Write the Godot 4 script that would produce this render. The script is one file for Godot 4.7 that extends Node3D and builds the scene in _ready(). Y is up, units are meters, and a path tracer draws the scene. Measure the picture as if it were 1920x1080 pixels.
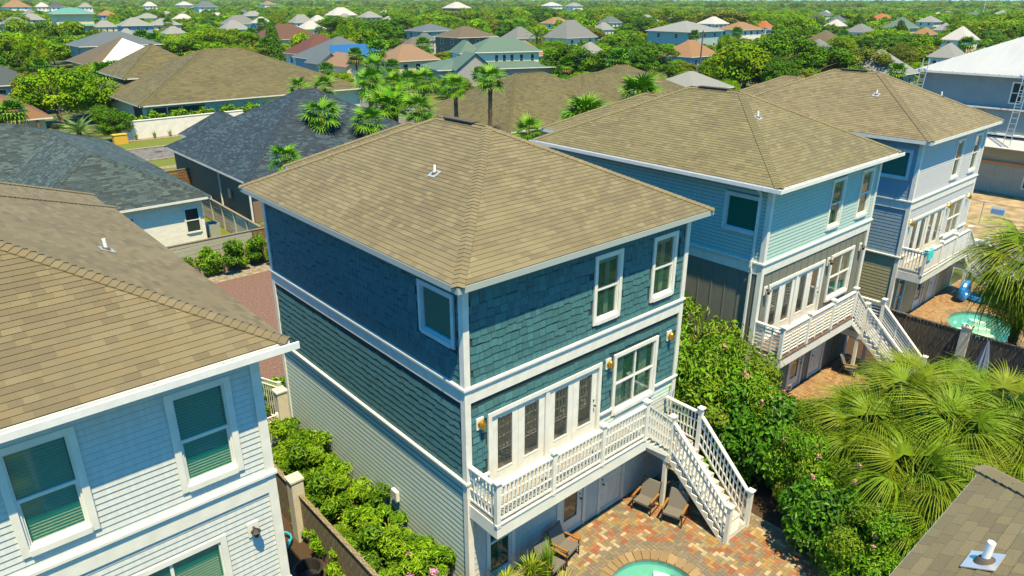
extends Node3D
# A row of beach houses seen from a drone: x runs along the row, -z away from the pool side, y up.

const CAM := Vector3(-8.8388, 14.868, 11.737)
const W := 8.42      # width of a row house
const DEEP := 10.68  # its depth
const PITCH := 0.49  # rise over run of the row roofs
const EAVE := 9.22
const OVER := 0.48

var rng := RandomNumberGenerator.new()
var M := {}
var boxes := {}
var counts := {}
var tex := {}
var tabs := []
var keep_out := []   # far houses: x, z, half size


class MB:
	var v := PackedVector3Array()
	var n := PackedVector3Array()
	var c := PackedColorArray()

	func tri(a: Vector3, b: Vector3, d: Vector3, col := Color.WHITE) -> void:
		var m := (b - a).cross(d - a).normalized()
		v.append(a); v.append(d); v.append(b)
		n.append(m); n.append(m); n.append(m)
		c.append(col); c.append(col); c.append(col)

	func quad(a: Vector3, b: Vector3, d: Vector3, e: Vector3, col := Color.WHITE) -> void:
		tri(a, b, d, col)
		tri(a, d, e, col)

	func hexa(p: Array, col := Color.WHITE) -> void:  # four corners below (counterclockwise from above), four above
		quad(p[3], p[2], p[1], p[0], col)
		quad(p[4], p[5], p[6], p[7], col)
		for i in 4:
			var j := (i + 1) % 4
			quad(p[i], p[j], p[j + 4], p[i + 4], col)

	func box(lo: Vector3, hi: Vector3, col := Color.WHITE, t := Transform3D.IDENTITY) -> void:
		hexa([t * Vector3(lo.x, lo.y, hi.z), t * Vector3(hi.x, lo.y, hi.z), t * Vector3(hi.x, lo.y, lo.z), t * Vector3(lo.x, lo.y, lo.z),
			t * Vector3(lo.x, hi.y, hi.z), t * Vector3(hi.x, hi.y, hi.z), t * Vector3(hi.x, hi.y, lo.z), t * Vector3(lo.x, hi.y, lo.z)], col)

	func bar(a: Vector3, b: Vector3, w: float, h: float, col := Color.WHITE, up := Vector3.UP) -> void:
		var x := (b - a).normalized()
		var z := x.cross(up)
		if z.length() < 0.01:
			z = x.cross(Vector3.RIGHT)
		z = z.normalized()
		var y := z.cross(x)
		var q := [a + z * w / 2, b + z * w / 2, b - z * w / 2, a - z * w / 2]
		hexa([q[0] - y * h / 2, q[1] - y * h / 2, q[2] - y * h / 2, q[3] - y * h / 2, q[0] + y * h / 2, q[1] + y * h / 2, q[2] + y * h / 2, q[3] + y * h / 2], col)

	func cyl(a: Vector3, b: Vector3, r0: float, r1: float, seg := 8, col := Color.WHITE) -> void:
		var x := (b - a).normalized()
		var z := x.cross(Vector3.UP)
		if z.length() < 0.05:
			z = x.cross(Vector3.RIGHT)
		z = z.normalized()
		var y := z.cross(x)
		for i in seg:
			var t0 := TAU * i / seg
			var t1 := TAU * (i + 1) / seg
			var d0 := y * cos(t0) + z * sin(t0)
			var d1 := y * cos(t1) + z * sin(t1)
			quad(a + d0 * r0, b + d0 * r1, b + d1 * r1, a + d1 * r0, col)
			tri(b, b + d1 * r1, b + d0 * r1, col)
			tri(a, a + d0 * r0, a + d1 * r0, col)

	func mesh() -> ArrayMesh:
		var am := ArrayMesh.new()
		if v.is_empty():
			return am
		var a := []
		a.resize(Mesh.ARRAY_MAX)
		a[Mesh.ARRAY_VERTEX] = v
		a[Mesh.ARRAY_NORMAL] = n
		a[Mesh.ARRAY_COLOR] = c
		am.add_surface_from_arrays(Mesh.PRIMITIVE_TRIANGLES, a)
		return am


# ---------------------------------------------------------------- naming and placing
func numbered(parent: Node, called: String) -> String:
	var key := str(parent.get_instance_id()) + called
	counts[key] = counts.get(key, -1) + 1
	return called if counts[key] == 0 else "%s_%03d" % [called, counts[key]]

func tag(o: Node, label := "", category := "", group := "", kind := "") -> Node:
	if label: o.set_meta("label", label)
	if category: o.set_meta("category", category)
	if group: o.set_meta("group", group)
	if kind: o.set_meta("kind", kind)
	return o

func thing(called: String, label: String, category: String, at := Vector3.ZERO, turn := 0.0, group := "") -> Node3D:
	var o := Node3D.new()
	o.name = numbered(self, called)
	add_child(o)
	o.position = at
	o.rotation.y = turn
	tag(o, label, category, group)
	return o

func put(parent: Node, called: String, mesh: Mesh, mat: Material, t := Transform3D.IDENTITY) -> MeshInstance3D:
	var o := MeshInstance3D.new()
	o.name = numbered(parent, called)
	o.mesh = mesh
	o.material_override = mat
	o.transform = t
	parent.add_child(o)
	return o

func putb(parent: Node, called: String, b: MB, mat: Material, t := Transform3D.IDENTITY) -> MeshInstance3D:
	return put(parent, called, b.mesh(), mat, t)

func box_mesh(s: Vector3) -> BoxMesh:
	var key := "%.3f %.3f %.3f" % [s.x, s.y, s.z]
	if not boxes.has(key):
		var b := BoxMesh.new()
		b.size = s
		boxes[key] = b
	return boxes[key]

func bx(parent: Node, called: String, lo: Vector3, hi: Vector3, mat: Material, t := Transform3D.IDENTITY) -> MeshInstance3D:
	return put(parent, called, box_mesh(hi - lo), mat, t * Transform3D(Basis.IDENTITY, (lo + hi) / 2))

func rod(parent: Node, called: String, a: Vector3, b: Vector3, w: float, h: float, mat: Material) -> MeshInstance3D:
	var m := MB.new()
	m.bar(a, b, w, h)
	return putb(parent, called, m, mat)

func struct(called: String, mesh: Mesh, mat: Material, t := Transform3D.IDENTITY) -> MeshInstance3D:
	var o := put(self, called, mesh, mat, t)
	o.set_meta("kind", "structure")
	return o

func stuff(o: Node) -> Node:
	o.set_meta("kind", "stuff")
	return o

func copy_thing(o: Node3D, called: String, label: String, at: Vector3, turn := 0.0, sc := Vector3.ONE, group := "") -> Node3D:
	var r: Node3D = o.duplicate()
	r.name = numbered(self, called)
	add_child(r)
	r.position = at
	r.rotation.y = turn
	r.scale = sc
	tag(r, label, "", group)
	return r

func r01() -> float:
	return rng.randf()

func rr(a: float, b: float) -> float:
	return rng.randf_range(a, b)

func shade(col: Color, k: float) -> Color:
	return Color(col.r * k, col.g * k, col.b * k, col.a)

# ---------------------------------------------------------------- materials
func noise_tex(key: String, freq: float, lo: float, hi: float, octaves := 4, sx := 1, size := 256) -> ImageTexture:
	if tex.has(key):
		return tex[key]
	var f := FastNoiseLite.new()
	f.seed = hash(key) % 1000
	f.frequency = freq
	f.fractal_octaves = octaves
	var im := f.get_seamless_image(size, size)
	im.convert(Image.FORMAT_RGB8)
	for y in size:
		for x in size:
			var k := im.get_pixel(x, y).r
			k = lo + (hi - lo) * clampf((k - 0.5) * 1.5 + 0.5, 0.0, 1.0)
			im.set_pixel(x, y, Color(k, k, k))
	if sx != 1:
		im.resize(size * sx, size)
		im.resize(size, size)
	tex[key] = ImageTexture.create_from_image(im)
	return tex[key]

func mk(key: String, col: Color, rough := 0.7, texture: Texture2D = null, scale := Vector3.ONE, vc := false, world := true) -> StandardMaterial3D:
	var m := StandardMaterial3D.new()
	m.resource_name = key
	m.albedo_color = col.linear_to_srgb()
	m.roughness = rough
	m.vertex_color_use_as_albedo = vc
	if texture:
		m.albedo_texture = texture
		m.uv1_triplanar = true
		m.uv1_world_triplanar = world
		m.uv1_scale = scale
	M[key] = m
	return m

func glass(key: String, col: Color, alpha: float) -> void:
	var m := StandardMaterial3D.new()
	m.resource_name = key
	m.transparency = BaseMaterial3D.TRANSPARENCY_ALPHA
	var s := col.linear_to_srgb()
	m.albedo_color = Color(s.r, s.g, s.b, alpha)
	m.roughness = 0.03
	m.metallic_specular = 0.7
	M[key] = m

func lin(r: float, g: float, b: float) -> Color:
	return Color(r, g, b)

func tinted(a: Array, r: float, g: float, b: float) -> Array:
	return a.map(func(c): return Color(c.r * r, c.g * g, c.b * b))

func make_materials() -> void:
	var grain := noise_tex("grain", 0.09, 0.7, 1.0, 3)
	var blotch := noise_tex("blotch", 0.02, 0.72, 1.0, 4)
	var soft := noise_tex("soft", 0.012, 0.95, 1.0, 3)
	var streak := noise_tex("streak", 0.03, 0.94, 1.0, 4)
	var wood := noise_tex("wood", 0.03, 0.62, 1.0, 4, 1)
	for e in [["shingle", 0.85], ["leaf", 0.5], ["leaf_far", 0.75], ["palm", 0.55], ["trunk", 0.9], ["paint_vc", 0.6], ["stone_vc", 0.8], ["flower", 0.6]]:
		mk(e[0], Color.WHITE, e[1], null, Vector3.ONE, true)
	M.shingle.albedo_texture = grain
	M.shingle.uv1_triplanar = true
	M.shingle.uv1_world_triplanar = true
	M.shingle.uv1_scale = Vector3(3.1, 3.1, 3.1)
	M.stone_vc.albedo_texture = grain
	M.stone_vc.uv1_triplanar = true
	M.stone_vc.uv1_world_triplanar = true
	M.stone_vc.uv1_scale = Vector3(2.3, 2.3, 2.3)
	for k in ["leaf", "leaf_far", "palm"]:
		M[k].backlight_enabled = true
		M[k].backlight = lin(0.05, 0.09, 0.004).linear_to_srgb()
	M.palm.metallic_specular = 0.3
	M.leaf.metallic_specular = 0.35
	M.leaf_far.metallic_specular = 0.25
	mk("white", lin(0.65, 0.68, 0.66), 0.45, soft, Vector3(0.7, 0.7, 0.7))
	mk("white_worn", lin(0.5, 0.52, 0.5), 0.6, blotch, Vector3(0.9, 0.9, 0.9))
	mk("trim_blue", lin(0.52, 0.6, 0.64), 0.5, soft, Vector3(0.6, 0.6, 0.6))
	mk("deck_grey", lin(0.4, 0.4, 0.38), 0.7, wood, Vector3(0.5, 2.0, 5.0))
	mk("deck_brown", lin(0.2, 0.11, 0.075), 0.7, wood, Vector3(0.5, 2.0, 5.0))
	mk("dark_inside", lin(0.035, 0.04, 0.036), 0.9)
	mk("lower_wall", lin(0.46, 0.5, 0.48), 0.7, streak, Vector3(1.1, 0.22, 1.1))
	mk("door_paint", lin(0.62, 0.62, 0.56), 0.5, soft, Vector3(0.7, 0.7, 0.7))
	mk("brass", lin(0.525, 0.308, 0.035), 0.25)
	M.brass.metallic = 0.7
	mk("iron", lin(0.02, 0.02, 0.022), 0.5)
	mk("steel", lin(0.55, 0.57, 0.58), 0.35, soft)
	M.steel.metallic = 0.6
	mk("gutter", lin(0.66, 0.7, 0.72), 0.35, soft)
	mk("pipe_white", lin(0.78, 0.79, 0.8), 0.4)
	mk("vent_dark", lin(0.06, 0.05, 0.04), 0.8)
	mk("blind", lin(0.6, 0.648, 0.504), 0.6)
	mk("curtain", lin(0.288, 0.4, 0.32), 0.9)
	mk("mulch", lin(0.1, 0.06, 0.0325), 0.95, noise_tex("mulch", 0.12, 0.35, 1.0, 3), Vector3(1.3, 1.3, 1.3))
	mk("fence_wood", lin(0.27, 0.23, 0.15), 0.9, wood, Vector3(2.0, 0.5, 2.0))
	mk("fence_grey", lin(0.33, 0.33, 0.29), 0.9, soft, Vector3(0.5, 2.0, 0.5))
	mk("fence_dark", lin(0.12, 0.105, 0.085), 0.9, wood, Vector3(2.0, 0.4, 2.0))
	mk("fence_brown", lin(0.27, 0.15, 0.06), 0.9, wood, Vector3(1.5, 0.5, 1.5))
	mk("stucco", lin(0.5, 0.49, 0.41), 0.8, soft, Vector3(0.8, 0.8, 0.8))
	mk("asphalt", lin(0.141, 0.141, 0.136), 0.9, blotch, Vector3(0.2, 0.2, 0.2))
	mk("concrete", lin(0.25, 0.215, 0.16), 0.9, blotch, Vector3(0.3, 0.3, 0.3))
	mk("kerb", lin(0.248, 0.225, 0.162), 0.9, blotch, Vector3(0.5, 0.5, 0.5))
	mk("pink_drive", lin(0.168, 0.0966, 0.0714), 0.9, noise_tex("drive", 0.05, 0.75, 1.0, 4), Vector3(0.5, 0.5, 0.5))
	mk("sand", lin(0.33, 0.26, 0.15), 0.95, blotch, Vector3(0.12, 0.12, 0.12))
	mk("grass", lin(0.15, 0.2, 0.006), 0.95, noise_tex("turf", 0.1, 0.55, 1.0, 4), Vector3(0.6, 0.6, 0.6))
	mk("ground", lin(0.1, 0.145, 0.018), 0.95, noise_tex("earth", 0.035, 0.35, 1.0, 5), Vector3(0.045, 0.045, 0.045))
	mk("pool_shell", lin(0.15, 0.465, 0.39), 0.5, soft, Vector3(0.5, 0.5, 0.5))
	mk("pool_tile", lin(0.05, 0.24, 0.26), 0.3)
	mk("sling", lin(0.116, 0.116, 0.108), 0.8)
	mk("teak", lin(0.385, 0.189, 0.042), 0.5, wood, Vector3(3, 3, 3))
	mk("navy_cloth", lin(0.12, 0.17, 0.26), 0.8)
	mk("blue_plastic", lin(0.01, 0.2, 0.62), 0.35)
	mk("teal_cloth", lin(0.05, 0.5, 0.6), 0.8)
	mk("tarp_blue", lin(0.006, 0.08, 0.24), 0.5, soft)
	mk("tarp_white", lin(0.468, 0.474, 0.468), 0.5, soft, Vector3(0.15, 0.15, 0.15))
	mk("metal_roof", lin(0.409, 0.428, 0.446), 0.35, soft, Vector3(0.1, 0.1, 0.1))
	mk("hose", lin(0.02, 0.35, 0.5), 0.4)
	mk("brick_brown", lin(0.27, 0.2, 0.145), 0.9, grain, Vector3(1.2, 3.0, 1.2))
	mk("brick_white", lin(0.68, 0.68, 0.62), 0.8, soft, Vector3(0.4, 1.2, 0.4))
	mk("orange_band", lin(0.55, 0.2, 0.06), 0.8)
	mk("pane_dark", lin(0.02, 0.035, 0.035), 0.08)
	mk("ochre", lin(0.55, 0.34, 0.04), 0.6)
	mk("car_paint", lin(0.75, 0.76, 0.78), 0.25)
	mk("rubber", lin(0.015, 0.015, 0.015), 0.8)
	mk("paint_blue_sign", lin(0.12, 0.25, 0.55), 0.5)
	for e in [["shake", lin(0.052, 0.19, 0.222)], ["shake_mid", lin(0.066, 0.21, 0.24)]]:
		for i in 5:
			mk(e[0] + str(i), shade(e[1], 0.84 + 0.08 * i), 0.75, grain, Vector3(1.4, 1.4, 1.4))
	mk("main_low", lin(0.47, 0.6, 0.57), 0.65, streak, Vector3(1.1, 0.22, 1.1))
	mk("a_board", lin(0.5, 0.56, 0.57), 0.6, streak, Vector3(1.1, 0.22, 1.1))
	mk("b_aqua", lin(0.34, 0.51, 0.5), 0.6, streak, Vector3(1.1, 0.22, 1.1))
	mk("b_olive", lin(0.155, 0.17, 0.15), 0.75, streak, Vector3(1.1, 0.22, 1.1))
	mk("c_grey", lin(0.46, 0.49, 0.54), 0.6, streak, Vector3(1.1, 0.22, 1.1))
	mk("c_blue", lin(0.2, 0.32, 0.42), 0.6, streak, Vector3(1.1, 0.22, 1.1))
	mk("c_olive", lin(0.36, 0.35, 0.2), 0.7, streak, Vector3(1.1, 0.22, 1.1))
	mk("new_wall", lin(0.2, 0.26, 0.28), 0.8, soft, Vector3(0.25, 0.25, 0.25))
	mk("new_wrap", lin(0.34, 0.32, 0.26), 0.8, soft, Vector3(0.2, 0.6, 0.2))
	mk("fascia_grey", lin(0.3, 0.36, 0.36), 0.6)
	mk("shake_joined", lin(0.058, 0.2, 0.23), 0.75, grain, Vector3(1.4, 1.4, 1.4), true)
	mk("panel_mesh", lin(0.6, 0.64, 0.66), 0.5, soft)
	mk("pool_step", lin(0.45, 0.72, 0.62), 0.5)
	for i in 4: mk("coping%d" % i, shade(lin(0.3, 0.215, 0.11), 0.85 + 0.1 * i), 0.85, grain, Vector3(2, 2, 2))
	mk("gap_pale", lin(0.3, 0.35, 0.35), 0.9)
	mk("gap_teal", lin(0.012, 0.045, 0.055), 0.9)
	mk("gap_aqua", lin(0.07, 0.2, 0.21), 0.9)
	glass("glass", lin(0.04, 0.16, 0.12), 0.22)
	glass("glass_green", lin(0.0, 0.24, 0.17), 0.3)
	glass("glass_clear", lin(0.2, 0.24, 0.2), 0.1)
	glass("water", lin(0.1, 0.6, 0.5), 0.12)
	M.water.roughness = 0.02
	for e in [["tan_tab", TAN], ["warm_tab", tinted(TAN, 0.93, 0.9, 0.9)], ["olive_tab", tinted(TAN, 0.98, 1.02, 0.92)], ["light_tab", tinted(TAN, 1.08, 1.07, 1.06)], ["slate_tab", BLUEGREY], ["navy_tab", NAVY], ["drab_tab", DRAB]]:
		for i in 6: mk(e[0] + str(i), e[1][i], 0.85, grain, Vector3(3.1, 3.1, 3.1))
	for e in [["metal", 0.363, 0.38, 0.396], ["slate", 0.085, 0.115, 0.135], ["pale", 0.22, 0.237, 0.237], ["grey", 0.15, 0.165, 0.17], ["white", 0.413, 0.418, 0.418], ["tan", 0.11, 0.085, 0.045], ["brown", 0.1, 0.045, 0.0225], ["russet", 0.1, 0.0325, 0.0175],
			["greytan", 0.12, 0.11, 0.08], ["salmon", 0.23, 0.145, 0.085], ["peach", 0.25, 0.14, 0.06], ["orange", 0.35, 0.1, 0.0175], ["dark", 0.04, 0.06, 0.065], ["green", 0.08, 0.15, 0.12], ["orangetan", 0.18, 0.09, 0.0275], ["aqua", 0.08, 0.275, 0.235]]:
		mk("roof_" + e[0], lin(e[1], e[2], e[3]), 0.8, noise_tex("roofing", 0.06, 0.72, 1.0, 4), Vector3(0.35, 1.3, 0.35))
	mk("roof_metal", lin(0.33, 0.355, 0.37), 0.4, soft, Vector3(0.1, 0.1, 0.1))
	for e in [["white", 0.68, 0.68, 0.64], ["cream", 0.62, 0.52, 0.34], ["blue", 0.2, 0.32, 0.5], ["teal", 0.3, 0.42, 0.42], ["umber", 0.18, 0.14, 0.11], ["slate", 0.25, 0.3, 0.33], ["grey", 0.3, 0.31, 0.32], ["mint", 0.5, 0.6, 0.56], ["tan", 0.5, 0.36, 0.2]]:
		mk("wall_" + e[0], lin(e[1], e[2], e[3]), 0.8, soft, Vector3(0.3, 0.3, 0.3))
func _ready() -> void:
	# camera
	var cam := Camera3D.new()
	cam.name = "camera"
	var pitch := 0.3838
	var yaw := 0.7207
	var fw := Vector3(sin(yaw) * cos(pitch), -sin(pitch), -cos(yaw) * cos(pitch))
	var rt := Vector3(cos(yaw), 0, sin(yaw)).rotated(fw, -0.0017)
	cam.transform = Transform3D(Basis(rt, rt.cross(fw), -fw), CAM)
	cam.fov = 44.106
	cam.near = 0.1
	cam.far = 9000.0
	add_child(cam)
	# sky and exposure
	var env := Environment.new()
	env.background_mode = Environment.BG_SKY
	var sky := ProceduralSkyMaterial.new()
	sky.sky_top_color = Color(0.02, 0.6, 0.93)
	sky.sky_horizon_color = Color(0.5, 0.9, 0.95)
	sky.sky_curve = 0.13
	sky.ground_bottom_color = Color(0.2, 0.25, 0.12)
	sky.ground_horizon_color = Color(0.5, 0.58, 0.5)
	sky.sky_energy_multiplier = 0.84
	env.sky = Sky.new()
	env.sky.sky_material = sky
	env.fog_enabled = true
	env.fog_density = 0.00007
	env.fog_light_color = Color(0.86, 0.92, 0.93)
	env.tonemap_mode = Environment.TONE_MAPPER_LINEAR
	env.tonemap_exposure = 2.12
	env.sdfgi_enabled = true
	env.ssao_enabled = true
	env.ssil_enabled = true
	var we := WorldEnvironment.new()
	we.name = "world_environment"
	we.environment = env
	add_child(we)
	# sun: high, in front of the pool side and a little to its left
	var sun := DirectionalLight3D.new()
	sun.name = "sun"
	var az := deg_to_rad(22.5)
	var el := deg_to_rad(67.9)
	var to_sun := Vector3(-sin(az) * cos(el), sin(el), cos(az) * cos(el))
	sun.transform = Transform3D(Basis.looking_at(-to_sun, Vector3.BACK), Vector3(0, 60, 0))
	sun.light_energy = 1.6
	sun.light_color = Color(1.0, 0.9, 0.7)
	sun.light_angular_distance = 0.5
	sun.shadow_enabled = true
	add_child(sun)

	rng.seed = 7
	wear.seed = 5
	wear.frequency = 0.16
	wear.fractal_octaves = 3
	make_materials()
	build_ground()
	build_row()
	build_yards()
	build_near_houses()
	build_far()
	build_trees()


func build_ground() -> void:
	var g := MB.new()  # one sheet to the horizon, with the three pool yards left open
	var xs := [-4000.0, 0.1, 8.72, 13.1, 21.55, 25.8, 36.0, 7000.0]
	for i in 7:
		var strips := [[-7000.0, 0.06], [8.6, 3000.0]] if i in [1, 3, 5] else [[-7000.0, 3000.0]]
		for k in strips:
			g.quad(Vector3(xs[i], -0.02, k[1]), Vector3(xs[i + 1], -0.02, k[1]), Vector3(xs[i + 1], -0.02, k[0]), Vector3(xs[i], -0.02, k[0]))
	struct("ground", g.mesh(), M.ground)
	sheet("rear_driveway", -30, 40, -27.5, -11.3, 0.0, M.pink_drive)
	sheet("verge", -30, 60, -30.0, -27.5, 0.004, M.kerb)
	sheet("street", -60, 240, -72.0, -65.4, 0.0, M.asphalt)
	sheet("side_street", 46, 53, -190, -72.0, 0.0, M.asphalt)
	sheet("lawn", -60, 200, -65.0, -57.0, 0.0, M.grass)
	sheet("lawn", -60, 45.8, -77.5, -72.5, 0.0, M.grass)
	sheet("lawn", 53.4, 120, -90, -72.5, 0.0, M.grass)
	sheet("lawn", 54, 62, -150, -92, 0.0, M.grass)
	sheet("lawn", 30, 45.6, -120, -78, 0.0, M.grass)
	sheet("lawn", 6.0, 8.0, -56, -30.2, 0.0, M.grass)
	for e in [[-60, 200, -65.4, -65.0], [-60, 46, -72.5, -72.0], [53, 120, -72.5, -72.0]]:
		bxs("kerb", Vector3(e[0], -0.05, e[2]), Vector3(e[1], 0.1, e[3]), M.kerb)
	sheet("pavement", -60, 200, -61.6, -60.4, 0.006, M.concrete)
	sheet("pavement", 11, 34, -79.0, -77.6, 0.006, M.concrete)
	sheet("garage_driveway", 53.2, 66, -123.5, -117.5, 0.006, M.concrete)
	sheet("garage_driveway", 34, 38, -65, -57.5, 0.01, M.concrete)
	sheet("building_yard", 44.5, 60, -16, 14, 0.0, M.sand)
	sheet("building_lane", 37.5, 44.5, -30, 40, 0.004, M.asphalt)
	sheet("planting_bed", -2.25, -0.06, -10.0, 5.0, 0.0, M.mulch)
	sheet("planting_bed", 8.75, 13.05, -6.0, 10.0, 0.0, M.mulch)
	sheet("side_yard", -4.7, -2.26, -10.0, 5.0, 0.0, M.mulch)
	sheet("side_yard", 21.6, 25.6, -8.0, 9.0, 0.0, M.mulch)

func bxs(called: String, lo: Vector3, hi: Vector3, mat: Material) -> void:
	var o := bx(self, called, lo, hi, mat)
	o.set_meta("kind", "structure")

func build_row() -> void:
	row_house("row_house", "dark teal shingled three storey house in the middle", 0.0, {"fascia": "fascia_grey", "inside": "curtains", "up": "shake1", "gap": "gap_teal", "pal": TAN, "key": "tan_tab", "singly": 300, "lamp": "brass", "board_in_window": true,
		"front": [[0.0, 3.1, "lap", "lower_wall", 0.2], [3.1, 3.66, "lap", "main_low", 0.13], [3.72, 5.95, "shake", "shake_mid"], [6.4, 9.1, "shake", "shake"]],
		"side": [[0.0, 3.66, "lap", "main_low", 0.17, 0.045], [3.72, 5.95, "shake", "shake_mid"], [6.4, 9.1, "shake", "shake"]],
		"vents": [[2.15, -3.95]]})
	row_house("row_house", "pale blue grey clapboard house at the left with venetian blinds", -4.77 - W, {"inside": "blinds", "up": "a_board", "gap": "gap_pale", "pal": tinted(TAN, 0.93, 0.9, 0.9), "key": "warm_tab", "singly": 300, "lamp": "lantern", "gutters": true, "ledge2": true, "pane": "glass_green",
		"front": [[3.1, 5.95, "lap", "a_board", 0.12, 0.014], [6.4, 9.1, "lap", "a_board", 0.12, 0.014]],
		"side": [[0.0, 5.95, "lap", "a_board", 0.115], [6.4, 9.1, "lap", "a_board", 0.115]],
		"vents": [[7.25, -4.4]]})
	row_house("row_house", "aqua and grey house with vertical battens right of the dark teal one", 13.09, {"inside": "curtains", "up": "b_aqua", "gap": "gap_aqua", "pal": tinted(TAN, 0.98, 1.02, 0.92), "key": "olive_tab", "lamp": "lantern", "gutters": true, "ledge2": false,
		"front": [[0.0, 5.95, "batten", "b_olive"], [6.4, 9.1, "lap", "b_aqua", 0.13]],
		"side": [[0.0, 5.95, "batten", "b_olive"], [6.4, 9.1, "lap", "b_aqua", 0.13]],
		"vents": [[3.1, -2.7]], "board_in_window": true})
	row_house("row_house", "pale grey clapboard house with an olive lower side at the right end", 25.75, {"inside": "curtains", "up": "c_grey", "gap": "gap_pale", "pal": tinted(TAN, 1.08, 1.07, 1.06), "key": "light_tab", "side_up": "c_blue", "lamp": "brass",
		"front": [[0.0, 3.1, "flat", "wall_tan"], [3.1, 5.95, "lap", "c_grey", 0.13], [6.4, 9.1, "lap", "c_grey", 0.13]],
		"side": [[0.0, 3.66, "lap", "c_olive", 0.16], [3.72, 5.95, "lap", "c_blue", 0.16], [6.4, 9.1, "lap", "c_blue", 0.16]],
		"vents": [[2.4, -3.4], [6.6, -1.9]]})
	deck("white raised deck with balusters and a two flight stair on the dark teal house", 0.0, "baluster", true)
	deck("raised deck with level white slats and brown boards on the aqua house", 13.09, "slat", true)
	deck("raised deck with closed pale panels on the olive sided house", 25.75, "panel", true)
	# the house of the facing row, whose roof corner reaches into the picture
	var e := thing("row_house", "shingled roof corner with a white vent pipe at the lower right", "house", Vector3(-8.4, 0, 10.0))
	hip_roof(e, "roof", 0.0, 9.3, 0.0, 11.8, EAVE, PITCH, TAN, "tan_tab", 300, [2])
	bx(e, "wall", Vector3(0.5, 0, 0.5), Vector3(8.8, 9.1, 11.3), M.c_grey)
	vent_pipe(e, Vector3(6.95, EAVE + 0.66 * PITCH, 0.66), Vector3(0, cos(atan(PITCH)), -sin(atan(PITCH))), 0.85)

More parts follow.
